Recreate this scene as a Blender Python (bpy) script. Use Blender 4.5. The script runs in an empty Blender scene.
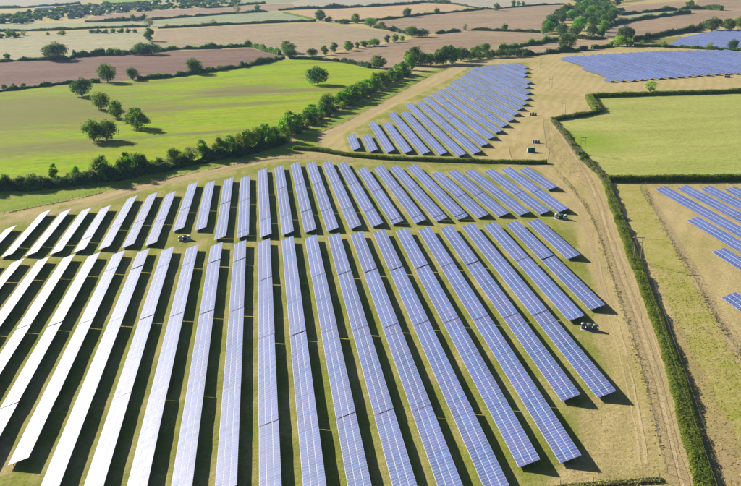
import bpy, math, random
import numpy as np
from mathutils import Vector, Matrix
from mathutils.geometry import tessellate_polygon

random.seed(7)
rng = np.random.default_rng(7)
scene = bpy.context.scene
col = scene.collection

# ------------------------------------------------------------------ camera
FPX = 800.0                                   # focal length in pixels of the 741 px wide photograph
PITCH, YAW, ROLL = 0.338565, 0.122423, -0.031121
CAM_H = 103.83
fw = Vector((math.sin(YAW)*math.cos(PITCH), math.cos(YAW)*math.cos(PITCH), -math.sin(PITCH)))
rt = Vector((math.cos(YAW), -math.sin(YAW), 0)); up = rt.cross(fw)
CR = math.cos(ROLL)*rt + math.sin(ROLL)*up
CU = -math.sin(ROLL)*rt + math.cos(ROLL)*up
cam_data = bpy.data.cameras.new('camera')
cam_data.sensor_width = 36.0
cam_data.lens = FPX/741.0*36.0
cam_data.clip_start = 1.0
cam_data.clip_end = 20000.0
cam = bpy.data.objects.new('camera', cam_data)
m = Matrix.Identity(4)
for i in range(3):
    m[i][0] = CR[i]; m[i][1] = CU[i]; m[i][2] = -fw[i]
m.translation = (0, 0, CAM_H)
cam.matrix_world = m
col.objects.link(cam)
scene.camera = cam

# ------------------------------------------------------------------ light
SUN_TO = Vector((-1.3915, 1.6997, 1.0)).normalized()
SUN_EL = math.asin(SUN_TO.z)
SUN_AZ = math.atan2(SUN_TO.x, SUN_TO.y)
world = bpy.data.worlds.new('World'); scene.world = world
world.use_nodes = True
wn = world.node_tree.nodes; wl = world.node_tree.links
sky = wn.new('ShaderNodeTexSky'); sky.sky_type = 'NISHITA'; sky.sun_disc = False
sky.sun_elevation = SUN_EL; sky.sun_rotation = SUN_AZ
sky.air_density = 0.7; sky.dust_density = 0.6; sky.ozone_density = 2.0
bg = wn['Background']; bg.inputs[1].default_value = 0.05
wl.new(sky.outputs[0], bg.inputs[0])
sun_data = bpy.data.lights.new('sun', 'SUN'); sun_data.energy = 5.0
sun_data.angle = math.radians(0.5); sun_data.color = (1.0, 0.93, 0.82)
sun = bpy.data.objects.new('sun', sun_data)
sun.rotation_euler = SUN_TO.to_track_quat('Z', 'Y').to_euler()
sun.location = SUN_TO*300
col.objects.link(sun)
scene.view_settings.view_transform = 'Standard'
scene.view_settings.look = 'None'
scene.view_settings.gamma = 1.0
scene.view_settings.use_curve_mapping = False
scene.view_settings.exposure = 0.82
scene.render.engine = 'CYCLES'
scene.cycles.max_bounces = 8
scene.cycles.diffuse_bounces = 4
scene.cycles.volume_bounces = 0
scene.cycles.transparent_max_bounces = 12

# ------------------------------------------------------------------ helpers
def G(x, y, z=0.0):
    """where the sight line through photograph pixel (x, y) meets the level z"""
    d = CR*((x-370.5)/FPX) - CU*((y-243.0)/FPX) + fw
    t = (z-CAM_H)/d.z
    return Vector((d.x*t, d.y*t, z))
def depth(v): return (Vector((v[0], v[1], v[2] if len(v) > 2 else 0)) - Vector((0, 0, CAM_H))).dot(fw)
def mpp(v): return depth(v)/FPX            # metres per photograph pixel at v

def tag(o, label=None, cat=None, group=None, kind=None):
    if label: o['label'] = label
    if cat: o['category'] = cat
    if group: o['group'] = group
    if kind: o['kind'] = kind
    return o
def link(o, parent=None):
    col.objects.link(o)
    if parent: o.parent = parent
    return o
def empty(name, loc=(0, 0, 0), rz=0.0):
    o = bpy.data.objects.new(name, None); o.location = loc; o.rotation_euler = (0, 0, rz)
    o.empty_display_size = 0.5
    return link(o)
def mesh_np(name, V, F, mats, mi=None, smooth=False):
    """V (n,3), F (m,k) arrays"""
    V = np.asarray(V, np.float32); F = np.asarray(F, np.int32)
    me = bpy.data.meshes.new(name)
    k = F.shape[1]
    me.vertices.add(len(V)); me.vertices.foreach_set('co', V.ravel())
    me.loops.add(F.size); me.loops.foreach_set('vertex_index', F.ravel())
    me.polygons.add(len(F)); me.polygons.foreach_set('loop_start', np.arange(0, F.size, k, dtype=np.int32))
    for mt in mats: me.materials.append(mt)
    if mi is not None: me.polygons.foreach_set('material_index', np.asarray(mi, np.int32))
    if smooth: me.polygons.foreach_set('use_smooth', np.ones(len(F), bool))
    me.update(calc_edges=True); me.validate()
    return me
def obj(name, me, parent=None, loc=None):
    o = bpy.data.objects.new(name, me)
    if loc is not None: o.location = loc
    return link(o, parent)
class MB:
    """collects quads (boxes, bars, tubes) into one mesh"""
    def __init__(s): s.v = []; s.f = []; s.m = []
    def quad(s, a, b, c, d, m=0):
        n = len(s.v); s.v += [tuple(a), tuple(b), tuple(c), tuple(d)]; s.f.append((n, n+1, n+2, n+3)); s.m.append(m)
    def box(s, x0, x1, y0, y1, z0, z1, m=0):
        n = len(s.v)
        s.v += [(x0,y0,z0),(x1,y0,z0),(x1,y1,z0),(x0,y1,z0),(x0,y0,z1),(x1,y0,z1),(x1,y1,z1),(x0,y1,z1)]
        for q in ((0,3,2,1),(4,5,6,7),(0,1,5,4),(1,2,6,5),(2,3,7,6),(3,0,4,7)):
            s.f.append(tuple(n+i for i in q)); s.m.append(m)
    def tube(s, pts, radii, seg=6, m=0, cap=True):
        pts = [Vector(p) for p in pts]
        if not hasattr(radii, '__len__'): radii = [radii]*len(pts)
        base = len(s.v)
        for i, p in enumerate(pts):
            t = (pts[min(i+1, len(pts)-1)] - pts[max(i-1, 0)])
            if t.length < 1e-6: t = Vector((0, 0, 1))
            t.normalize()
            a = t.cross(Vector((0.31, 0.95, 0.02)) if abs(t.z) > .8 else Vector((0, 0, 1))).normalized(); b = t.cross(a)
            for k in range(seg):
                an = 2*math.pi*k/seg
                s.v.append(tuple(p + (a*math.cos(an) + b*math.sin(an))*radii[i]))
        for i in range(len(pts)-1):
            for k in range(seg):
                k2 = (k+1) % seg
                s.f.append((base+i*seg+k, base+i*seg+k2, base+(i+1)*seg+k2, base+(i+1)*seg+k)); s.m.append(m)
        if cap and seg == 4:
            e = base+(len(pts)-1)*seg; s.f.append((e, e+1, e+2, e+3)); s.m.append(m)
        elif cap and seg == 6:
            e = base+(len(pts)-1)*seg
            s.f.append((e, e+1, e+2, e+3)); s.f.append((e, e+3, e+4, e+5)); s.m += [m, m]
    def mesh(s, name, mats, smooth=False):
        return mesh_np(name, np.array(s.v), np.array(s.f), mats, s.m, smooth)
    def build(s, name, mats, parent=None, loc=None, smooth=False):
        return obj(name, s.mesh(name, mats if isinstance(mats, list) else [mats], smooth), parent, loc)

def resample(pts, step):
    """(n,2+) polyline to even spacing"""
    P = np.array([list(p)[:2] for p in pts], float)
    seg = np.hypot(*(P[1:]-P[:-1]).T); s = np.concatenate([[0], np.cumsum(seg)])
    n = max(2, int(round(s[-1]/step))+1); t = np.linspace(0, s[-1], n)
    return np.stack([np.interp(t, s, P[:, 0]), np.interp(t, s, P[:, 1])], 1)
def smooth_line(pts, step):
    """Catmull-Rom through the points, then even spacing"""
    P = [np.array(list(p)[:2], float) for p in pts]
    if len(P) < 3: return resample(P, step)
    P = [2*P[0]-P[1]] + P + [2*P[-1]-P[-2]]
    out = []
    for i in range(1, len(P)-2):
        for t in np.linspace(0, 1, 12, endpoint=False):
            a, b, c, d = P[i-1], P[i], P[i+1], P[i+2]
            out.append(.5*((2*b)+(c-a)*t+(2*a-5*b+4*c-d)*t*t+(3*b-a-3*c+d)*t**3))
    out.append(P[-2])
    return resample(out, step)
def px(*pts): return [G(*p) for p in pts]
def wobble(n, amp, k=7):
    """smooth noise of length n"""
    c = rng.normal(0, amp, n//k+3)
    return np.interp(np.linspace(0, len(c)-1, n), np.arange(len(c)), c)

# ------------------------------------------------------------------ materials
class NT:
    def __init__(s, name):
        s.mat = bpy.data.materials.new(name); s.mat.use_nodes = True
        s.n = s.mat.node_tree.nodes; s.l = s.mat.node_tree.links
        s.b = s.n['Principled BSDF']; s.out = s.n['Material Output']
        s.tc = s.n.new('ShaderNodeTexCoord')
    def mapping(s, scale=(1, 1, 1), rot=0.0, src='Object', loc=(0, 0, 0)):
        q = s.n.new('ShaderNodeMapping'); q.inputs['Scale'].default_value = scale
        q.inputs['Rotation'].default_value = (0, 0, rot); q.inputs['Location'].default_value = loc
        s.l.new(s.tc.outputs[src], q.inputs['Vector']); return q.outputs[0]
    def noise(s, vec, scale=1.0, detail=4.0, rough=0.55, dist=0.0):
        q = s.n.new('ShaderNodeTexNoise'); q.inputs['Scale'].default_value = scale
        q.inputs['Detail'].default_value = detail; q.inputs['Roughness'].default_value = rough
        q.inputs['Distortion'].default_value = dist
        if vec is not None: s.l.new(vec, q.inputs['Vector'])
        return q.outputs['Fac']
    def wave(s, vec, scale, distortion=0.0, dscale=1.0):
        q = s.n.new('ShaderNodeTexWave'); q.inputs['Scale'].default_value = scale
        q.inputs['Distortion'].default_value = distortion; q.inputs['Detail'].default_value = 2
        q.inputs['Detail Scale'].default_value = dscale
        s.l.new(vec, q.inputs['Vector']); return q.outputs['Fac']
    def ramp(s, fac, stops):
        q = s.n.new('ShaderNodeValToRGB'); e = q.color_ramp.elements
        while len(e) < len(stops): e.new(0.5)
        for i, (p, c) in enumerate(stops):
            e[i].position = p; e[i].color = (c, c, c, 1) if not hasattr(c, '__len__') else (c[0], c[1], c[2], 1)
        s.l.new(fac, q.inputs[0]); return q.outputs[0]
    def mix(s, fac, a, b, mode='MIX'):
        q = s.n.new('ShaderNodeMix'); q.data_type = 'RGBA'; q.blend_type = mode
        for sock, v in ((q.inputs[0], fac), (q.inputs[6], a), (q.inputs[7], b)):
            if isinstance(v, (int, float)): sock.default_value = v
            elif isinstance(v, (tuple, list)): sock.default_value = (v[0], v[1], v[2], 1)
            else: s.l.new(v, sock)
        return q.outputs[2]
    def math(s, op, a, b=0.0):
        q = s.n.new('ShaderNodeMath'); q.operation = op
        for sock, v in ((q.inputs[0], a), (q.inputs[1], b)):
            if isinstance(v, (int, float)): sock.default_value = v
            else: s.l.new(v, sock)
        return q.outputs[0]
    def bump(s, h, strength=0.5, dist=0.1):
        q = s.n.new('ShaderNodeBump'); q.inputs['Strength'].default_value = strength
        q.inputs['Distance'].default_value = dist
        s.l.new(h, q.inputs['Height']); s.l.new(q.outputs[0], s.b.inputs['Normal'])
    def spot(s, center, radius, soft=1.0):
        """1 inside a patch on the ground, 0 outside"""
        q = s.n.new('ShaderNodeVectorMath'); q.operation = 'DISTANCE'
        g = s.n.new('ShaderNodeNewGeometry'); s.l.new(g.outputs['Position'], q.inputs[0])
        q.inputs[1].default_value = center
        r = s.n.new('ShaderNodeMapRange'); r.inputs[1].default_value = radius*(1-soft); r.inputs[2].default_value = radius
        r.inputs[3].default_value = 1; r.inputs[4].default_value = 0
        s.l.new(q.outputs['Value'], r.inputs[0]); return r.outputs[0]
    def done(s, color=None, rough=0.9, spec=0.2, metal=0.0):
        if color is not None:
            if isinstance(color, (tuple, list)): s.b.inputs['Base Color'].default_value = (*color, 1)
            else: s.l.new(color, s.b.inputs['Base Color'])
        if isinstance(rough, (int, float)): s.b.inputs['Roughness'].default_value = rough
        else: s.l.new(rough, s.b.inputs['Roughness'])
        s.b.inputs['Specular IOR Level'].default_value = spec
        s.b.inputs['Metallic'].default_value = metal
        return s.mat

def plain(name, c, rough=0.6, metal=0.0, spec=0.4, var=0.12, scale=1.2):
    t = NT(name); n = t.noise(t.mapping(), scale, 5)
    k = t.ramp(n, [(0.3, 1-var), (0.7, 1+var)])
    return t.done(t.mix(1.0, c, k, 'MULTIPLY'), rough, spec, metal)

def field_mat(name, a, b, patch=0.012, aniso=(1, 1, 1), rot=0.0, row=0.0, row_rot=0.0, fine=0.35, row_amt=0.15, extra=None, contrast=(0.35, 0.65)):
    """crop or pasture: two colours in broad patches, drilled rows, fine grain"""
    t = NT(name)
    v = t.mapping(aniso, rot)
    c = t.mix(t.ramp(t.noise(v, patch, 6, .6, .3), [(contrast[0], 0.), (contrast[1], 1.)]), a, b)
    g = t.noise(t.mapping(), fine, 6, .7)
    c = t.mix(1.0, c, t.ramp(g, [(0.25, .70), (0.75, 1.24)]), 'MULTIPLY')
    k2 = t.noise(t.mapping((.25, 1.0, 1), .1), .05, 5, .65, .3)
    c = t.mix(1.0, c, t.ramp(k2, [(.3, .84), (.7, 1.12)]), 'MULTIPLY')
    if row:
        w = t.wave(t.mapping((1, 1, 1), row_rot), row, 1.2, .4)
        c = t.mix(1.0, c, t.ramp(w, [(0.2, 1-row_amt), (0.8, 1+row_amt*.6)]), 'MULTIPLY')
    if extra: c = extra(t, c)
    t.bump(g, .5, .25)
    return t.done(c, .95, .03)

# --- leaves
def leaf_mat(name, dark, light, trans=0.58, hue=0.03):
    t = NT(name)
    geo = t.n.new('ShaderNodeNewGeometry'); info = t.n.new('ShaderNodeObjectInfo')
    c = t.mix(t.ramp(geo.outputs['Random Per Island'], [(0., 0.), (1., 1.)]), dark, light)
    big = t.noise(t.mapping(), 0.5, 3, .6)
    c = t.mix(1.0, c, t.ramp(big, [(.3, .75), (.7, 1.25)]), 'MULTIPLY')
    h = t.n.new('ShaderNodeHueSaturation')
    r1 = t.n.new('ShaderNodeMapRange'); r1.inputs[3].default_value = .5-hue; r1.inputs[4].default_value = .5+hue*.6
    t.l.new(info.outputs['Random'], r1.inputs[0]); t.l.new(r1.outputs[0], h.inputs['Hue'])
    v1 = t.math('MULTIPLY', info.outputs['Random'], 37.31); v1 = t.math('FRACT', v1)
    r2 = t.n.new('ShaderNodeMapRange'); r2.inputs[3].default_value = .7; r2.inputs[4].default_value = 1.35
    t.l.new(v1, r2.inputs[0]); t.l.new(r2.outputs[0], h.inputs['Value'])
    t.l.new(c, h.inputs['Color'])
    t.done(h.outputs[0], .75, .15)
    tr = t.n.new('ShaderNodeBsdfTranslucent'); t.l.new(h.outputs[0], tr.inputs['Color'])
    mx = t.n.new('ShaderNodeMixShader'); mx.inputs[0].default_value = trans
    t.l.new(t.b.outputs[0], mx.inputs[1]); t.l.new(tr.outputs[0], mx.inputs[2]); t.l.new(mx.outputs[0], t.out.inputs[0])
    return t.mat
LEAF = {
    'oak': leaf_mat('leaf_oak', (.05, .13, .016), (.25, .40, .05)),
    'lime': leaf_mat('leaf_lime', (.06, .21, .012), (.32, .58, .04)),
    'dark': leaf_mat('leaf_dark', (.03, .085, .022), (.15, .26, .06)),
    'pale': leaf_mat('leaf_pale', (.18, .20, .07), (.42, .43, .17)),
    'hedge': leaf_mat('leaf_hedge', (.12, .20, .018), (.38, .46, .08), hue=.012),
    'weed': leaf_mat('leaf_weed', (.30, .29, .10), (.55, .49, .22), .55, hue=.02),
    'straw': leaf_mat('leaf_straw', (.40, .31, .15), (.6, .49, .27), .55, hue=.01),
}
BARK = plain('bark', (.09, .065, .045), .9, var=.3, scale=3)

# --- solar modules
def glass_mat():
    t = NT('module_glass')
    geo = t.n.new('ShaderNodeNewGeometry'); info = t.n.new('ShaderNodeObjectInfo')
    c = t.ramp(geo.outputs['Random Per Island'], [(0., (.045, .085, .26)), (.35, (.06, .105, .30)), (.7, (.095, .105, .295)), (1., (.05, .14, .36))])
    tone = t.n.new('ShaderNodeMapRange'); tone.inputs[3].default_value = .82; tone.inputs[4].default_value = 1.18
    t.l.new(info.outputs['Random'], tone.inputs[0]); c = t.mix(1.0, c, tone.outputs[0], 'MULTIPLY')
    f = t.noise(t.mapping((6.2, 6.2, 6.2)), 1.0, 3, .7)
    c = t.mix(1.0, c, t.ramp(f, [(.3, .8), (.7, 1.2)]), 'MULTIPLY')
    d = t.ramp(t.noise(t.mapping(src='Object'), .35, 4, .6), [(.3, .46), (.75, .57)])
    t.done(c, d, .36)
    t.b.inputs['IOR'].default_value = 1.55
    return t.mat
M_GLASS = glass_mat()
M_FRAME = plain('module_frame', (.50, .54, .62), .5, .0, .35, .05)
M_BACK = plain('module_back', (.10, .10, .11), .7, var=.08)
M_STEEL = plain('galvanised_steel', (.36, .37, .38), .45, .7, .5, .15, 3)

# ------------------------------------------------------------------ ground and fields
STRAW_A, STRAW_B, SITE_G = (.53, .415, .20), (.455, .365, .165), (.34, .31, .08)
def site_ground():
    """dry grass; the 'cover' attribute says where other grass grows (R rows, G verge, B rough) and 'bare' where it is worn"""
    t = NT('dry_grass')
    v = t.mapping()
    at = t.n.new('ShaderNodeAttribute'); at.attribute_name = 'cover'
    sp = t.n.new('ShaderNodeSeparateColor'); t.l.new(at.outputs['Color'], sp.inputs[0])
    ab = t.n.new('ShaderNodeAttribute'); ab.attribute_name = 'bare'
    big = t.noise(v, .018, 5, .6, .4)
    mid = t.noise(t.mapping((1, .35, 1)), .12, 6, .65, .6)
    mid2 = t.noise(t.mapping((.5, .12, 1)), .35, 5, .65, .5)
    blot = t.noise(v, .16, 6, .7, .8)
    fine = t.noise(v, .9, 7, .75)
    c = t.mix(t.ramp(mid, [(.35, 0.), (.65, 1.)]), STRAW_A, STRAW_B)
    c = t.mix(t.ramp(big, [(.48, 0.), (.68, .6)]), c, SITE_G)
    sw = t.wave(t.mapping((1, 1, 1), .5), .045, 9.0, .35)        # curved mowing swaths
    c = t.mix(1.0, c, t.ramp(sw, [(.1, .95), (.9, 1.04)]), 'MULTIPLY')
    rows = t.mix(t.ramp(mid2, [(.38, 0.), (.62, 1.)]), (.28, .30, .055), (.45, .385, .155))
    rows = t.mix(t.ramp(t.noise(v, .05, 4), [(.42, 0.), (.62, .7)]), rows, (.215, .24, .04))
    verge = t.mix(t.ramp(blot, [(.35, 0.), (.7, 1.)]), (.18, .32, .02), (.36, .34, .08))
    rough = t.mix(t.ramp(blot, [(.35, 0.), (.65, 1.)]), (.32, .33, .055), (.48, .39, .16))
    def zone(ch):                                                 # ragged edges
        return t.ramp(t.math('ADD', ch, t.math('MULTIPLY', t.math('SUBTRACT', blot, .5), .9)), [(.35, 0.), (.65, 1.)])
    c = t.mix(zone(sp.outputs[0]), c, rows); c = t.mix(zone(sp.outputs[1]), c, verge); c = t.mix(zone(sp.outputs[2]), c, rough)
    c = t.mix(t.math('MULTIPLY', zone(ab.outputs['Fac']), .75), c, t.mix(mid2, (.50, .385, .22), (.40, .30, .16)))
    c = t.mix(1.0, c, t.ramp(fine, [(.25, .68), (.75, 1.26)]), 'MULTIPLY')
    t.bump(fine, .8, .3)
    return t.done(c, .95, .03)
M_SITE = site_ground()

SHEET_Z = [0.0]
def sheet(name, pts, mat, label, z=None, edge=0.0, step=4.0, kind='structure', parent=None):
    """a flat patch of ground; every new one lies a little above the last"""
    P = np.array([list(p)[:2] for p in pts], float)
    if edge:
        P = resample(np.vstack([P, P[:1]]), step)[:-1]
        nx = np.roll(P, -1, 0) - np.roll(P, 1, 0)
        nrm = np.stack([nx[:, 1], -nx[:, 0]], 1)/(np.hypot(nx[:, 0], nx[:, 1])[:, None]+1e-6)
        P = P + nrm*(wobble(len(P), edge*.6, 5)+rng.normal(0, edge*.35, len(P)))[:, None]
    if z is None:
        SHEET_Z[0] += 1; z = .004 + .004*(SHEET_Z[0] % 5)
    V = [Vector((p[0], p[1], z)) for p in P]
    tris = tessellate_polygon([V])
    F = np.array([t if (V[t[1]]-V[t[0]]).cross(V[t[2]]-V[t[0]]).z > 0 else t[::-1] for t in tris])
    o = obj(name, mesh_np(name, np.array([list(v) for v in V]), F, [mat]), parent)
    tag(o, label, kind=kind)
    return o
def strip(name, pts, width, mat, label, z=None, wob=.2, step=2.0, ends=None):
    L = smooth_line(pts, step); n = len(L)
    t = np.gradient(L, axis=0); t /= np.hypot(t[:, 0], t[:, 1])[:, None]
    nr = np.stack([-t[:, 1], t[:, 0]], 1)
    w = np.full(n, width/2.0)
    a = L + nr*(w+wobble(n, wob, 4)+rng.normal(0, wob*.4, n))[:, None]
    b = L - nr*(w+wobble(n, wob, 4)+rng.normal(0, wob*.4, n))[:, None]
    if z is None:
        SHEET_Z[0] += 1; z = .028 + .004*(SHEET_Z[0] % 8)
    V = np.zeros((2*n, 3)); V[:n, :2] = a; V[n:, :2] = b; V[:, 2] = z
    F = np.array([(i, n+i, n+i+1, i+1) for i in range(n-1)])
    o = obj(name, mesh_np(name, V, F, [mat]))
    return tag(o, label, kind='structure')

# base sheet
gme = mesh_np('ground', np.array([(-4500, -900, 0), (4500, -900, 0), (4500, 8200, 0), (-4500, 8200, 0)], float), np.array([(0, 1, 2, 3)]), [M_SITE])
tag(obj('ground', gme), 'dry straw coloured grass of the solar farm and the land around it', kind='structure')

def meadow_extra(t, c):
    band = t.noise(t.mapping((.25, 1.2, 1), .1), .016, 4, .6, .5)
    st = t.noise(t.mapping((.22, 1.4, 1), .1), .06, 5, .65, .4)
    c = t.mix(t.ramp(st, [(.4, 0.), (.62, .8)]), c, (.35, .38, .03))
    s2 = t.noise(t.mapping((.09, .55, 1), .1), 1.0, 5, .7, .2)
    c = t.mix(1.0, c, t.ramp(s2, [(.3, .74), (.7, 1.2)]), 'MULTIPLY')
    c = t.mix(t.ramp(band, [(.54, 0.), (.66, .75)]), c, (.20, .17, .085))
    tl = t.wave(t.mapping((1, 1, 1), 1.35), .012, 1.5, .1)          # tramlines
    c = t.mix(t.ramp(tl, [(.93, 0.), (.99, .35)]), c, (.33, .29, .10))
    c = t.mix(t.math('MULTIPLY', t.ramp(t.math('ADD', t.spot((-190, 660, 0), 190, .9), t.math('MULTIPLY', t.math('SUBTRACT', st, .5), 1.6)), [(.25, 0.), (.75, 1.)]), .8), c, (.22, .195, .075))
    c = t.mix(t.math('MULTIPLY', t.ramp(t.math('ADD', t.spot((-20, 720, 0), 75, .9), t.math('MULTIPLY', t.math('SUBTRACT', st, .5), 2.0)), [(.35, 0.), (.8, 1.)]), .7), c, (.22, .18, .09))
    return c
FIELD_MATS = dict(
    meadow=field_mat('meadow_grass', (.235, .43, .003), (.30, .39, .012), .02, (.3, 1, 1), .12, fine=.25, extra=meadow_extra),
    olive=field_mat('olive_pasture', (.41, .405, .12), (.35, .385, .095), .02, (.6, 1, 1), .3, row=.16, row_rot=.9, row_amt=.06,
                    extra=lambda t, c: t.mix(t.math('MULTIPLY', t.spot((178, 445, 0), 42, .9), .85), c, (.2, .32, .01))),
    plough=field_mat('ploughed_soil', (.20, .125, .095), (.27, .175, .13), .012, (.3, 1, 1), .1, row=.05, row_rot=1.3, row_amt=.08, fine=.12),
    pink=field_mat('bare_pinkish_soil', (.32, .23, .15), (.40, .295, .185), .008, (.3, 1, 1), .1, row=.03, row_rot=1.25, row_amt=.07, fine=.1),
    tan=field_mat('stubble_tan', (.40, .305, .19), (.37, .30, .18), .006, (.3, 1, 1), .05, row=.03, row_rot=1.3, row_amt=.05, fine=.1),
    orange=field_mat('stubble_orange', (.53, .36, .20), (.49, .35, .20), .006, (.3, 1, 1), .05, row=.025, row_rot=1.3, row_amt=.04, fine=.08),
    cream=field_mat('stubble_cream', (.43, .385, .235), (.38, .355, .20), .006, (.3, 1, 1), .05, row=.03, row_rot=1.4, row_amt=.04, fine=.1),
    palegreen=field_mat('pale_green_ley', (.31, .335, .185), (.37, .37, .21), .006, (.3, 1, 1), .05, fine=.08),
    palegrey=field_mat('pale_grey_stubble', (.44, .39, .29), (.40, .37, .27), .005, (.3, 1, 1), .05, fine=.07),
    lime=field_mat('far_lime_pasture', (.26, .37, .05), (.28, .36, .08), .005, fine=.07),
    verge=field_mat('verge_grass', (.17, .235, .035), (.26, .25, .08), .05, (.6, 1, 1), .3, fine=.5),
    rough=field_mat('rough_grass', (.235, .235, .06), (.31, .27, .10), .09, (1, .6, 1), .2, fine=.6),
    scrub=field_mat('scrub_soil', (.40, .30, .15), (.33, .29, .09), .14, (1, .6, 1), .2, fine=.7),
)
FM = FIELD_MATS
fields = [
    ('field', 'cream', [(0,33),(50,32),(148,29),(152,40),(148,49),(100,55),(50,59),(-40,63),(-40,34)], 'pale cream stubble field behind the purple ploughed field on the left'),
    ('field', 'tan', [(157,30),(220,26.5),(315,22.5),(340,25),(370,29),(407,33.5),(395,39),(365,45),(335,51),(330,54),(300,56.5),(280,55),(250,47.5),(200,49.5),(152,51.5),(148,49),(152,40)], 'broad tan stubble field left of centre below the pale green strip'),
    ('field', 'plough', [(-60,65),(0,62),(60,59),(105,54),(150,52),(250,48),(280,55),(283,58.5),(245,67),(210,70),(190,74),(150,78),(140,80),(70,83),(30,88),(0,91),(-60,97)], 'purple brown ploughed field above the bright green meadow'),
    ('field', 'meadow', [(-60,97),(0,91),(30,88),(70,83),(140,80),(150,78),(190,74),(210,70),(245,67),(283,58.5),(300,59),(345,62),(375,69),(395,72),(388,80),(340,105),(300,126),(262,148),(160,170),(60,190),(0,195),(-60,206)], 'bright lime green meadow with scattered oaks'),
    ('field', 'pink', [(330,54),(375,46),(410,39),(430,35.5),(437,34),(470,31),(505,31.5),(538,32.5),(556,36.5),(545,41),(520,46),(500,50),(470,58),(440,62),(415,66),(395,72),(375,69),(345,62)], 'pinkish brown bare field in front of the row of small trees'),
    ('field', 'pink', [(375,28),(380,20.5),(407,17),(450,13),(484,9.5),(535,6),(565,5),(577,10),(570,14),(553,17),(546,30),(540,32),(505,31),(470,30.5),(437,33.5),(410,34.5)], 'pinkish bare field below the orange stubble strip'),
    ('field', 'orange', [(290,13),(340,8.5),(410,4.5),(421,3),(450,4),(484,9),(450,12.5),(407,16.5),(380,20),(335,22.5),(315,20.5)], 'orange tan stubble field near the top centre'),
    ('field', 'palegreen', [(-40,26),(0,24),(85,22.5),(150,20),(200,16.5),(240,13.5),(268,12),(290,13),(315,20.5),(280,22.3),(220,25),(170,27.5),(150,27),(100,28),(50,30),(0,31),(-40,32)], 'long pale green strip of field across the upper left'),
    ('field', 'pink', [(85,20),(100,15),(150,11),(200,8),(240,6),(290,3),(300,8),(268,11.5),(240,13),(200,16),(150,19.5),(85,22)], 'pink tan strip of field just below the village'),
    ('field', 'palegrey', [(290,3),(330,-3),(430,-3),(421,2.5),(410,3.8),(340,7.8),(300,9),(278,10.5)], 'pale grey stubble field at the top centre'),
    ('field', 'palegrey', [(430,-3),(575,-3),(562,3),(535,5.3),(500,8.3),(484,9),(450,3.3),(421,2.5)], 'pale grey green field at the top right of centre'),
    ('field', 'palegrey', [(-30,-8),(100,-8),(80,3),(60,5),(0,8),(-30,9)], 'pale field in the far left corner'),
    ('field', 'lime', [(96,-8),(160,-8),(155,2),(115,5),(104,3)], 'lime green pasture far off above the village'),
    ('field', 'palegreen', [(160,-8),(330,-8),(290,2.5),(240,5),(200,2),(155,2)], 'far pale green field beyond the village'),
    ('field', 'palegreen', [(-30,14),(40,12),(44,16),(0,18),(-30,19)], 'small pale green field at the far left beside the village'),
    ('field', 'pink', [(560,41),(575,40),(607,39),(614,44),(610,49),(585,52),(560,54),(500,58),(500,52)], 'small pinkish field between the wood and the solar arrays'),
    ('field', 'pink', [(618,8),(640,4),(680,1),(692,2),(688,8.5),(660,11),(625,14)], 'narrow pinkish field beside the wood at the top right'),
    ('field', 'palegreen', [(628,15),(660,11.5),(690,9.5),(692,12),(645,18),(622,22)], 'narrow green strip of grass between two hedges at the top right'),
    ('field', 'pink', [(607,38.5),(606,27),(644,18.7),(690,12.7),(700,-3),(800,-6),(800,22),(741,20.5),(722,19.5),(706,21),(700,25),(694,31),(661,35),(636,40)], 'large pinkish brown field at the top right'),
    ('field', 'rough', [(640,41),(680,36),(690,39),(677,47.5),(650,46.5),(636,45)], 'olive patch of rough grass left of the farthest solar array'),
    ('field', 'olive', [(555,121),(598,113),(591,98),(650,95),(741,92.5),(800,90),(800,181),(741,180),(612,180.5),(590,160),(570,137)], 'olive green pasture enclosed by dark hedges on the right'),
]
for nm, mt, pts, lab in fields:
    sheet(nm, px(*pts), FM[mt], lab)
ZONES = [
    (1, [(-60,209),(0,196),(60,190),(160,170),(240,153),(292,143),(300,150),(283,155),(240,162),(150,181),(72,199),(0,213),(-60,226)]),
    (1, [(292,147),(300,134),(340,112),(388,88),(420,73),(452,66),(430,75.5),(390,97.5),(345,121.5),(318,132.5),(318,147),(300,150)]),
    (0, [(-90,330),(-60,262),(0,216),(30,216),(60,205),(110,200),(150,187),(200,176),(270,162),(340,158),(420,161),(530,164),(560,190),(548,193),(572,215),(580,255),(604,303),(590,330),(618,392),(580,404),(585,462),(545,470),(560,600),(0,600),(-60,486),(5,476),(30,468)]),
    (0, [(340,136),(400,103),(440,84),(470,66),(527,62),(531,72),(530,103),(505,128),(480,157),(455,159),(350,153)]),
    (2, [(613,185),(645,185),(660,215),(695,275),(741,355),(800,440),(800,600),(760,560),(741,470),(710,405),(680,330),(655,275),(632,225)]),
    (2, [(556,122),(566,131),(592,166),(606,186),(600,186),(585,168),(560,136)]),
]
BARE = [
    (3.0, px((560,133),(572,152),(585,172),(595,192),(603,215),(614,250),(622,272),(638,318),(655,370),(662,395),(684,480),(692,520))),
    (1.4, px((512,163),(535,168),(552,176),(566,190),(580,212),(590,240),(600,275),(606,300))),
    (3.2, px((-30,228),(20,220),(80,207),(150,187),(200,176),(260,161),(300,158),(350,160))),
    (3.0, px((318,140),(352,124),(400,98),(440,80),(462,66))),
    (1.6, px((648,190),(660,214),(678,246),(700,285),(725,330),(760,395))),
    (2.5, px((560,96),(600,91),(650,88.5),(700,86),(760,82))),
    (3.5, px((700,490),(694,450),(684,405),(670,350),(664,320))),
    (2.0, px((725,486),(712,440),(696,400))),
]
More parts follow.
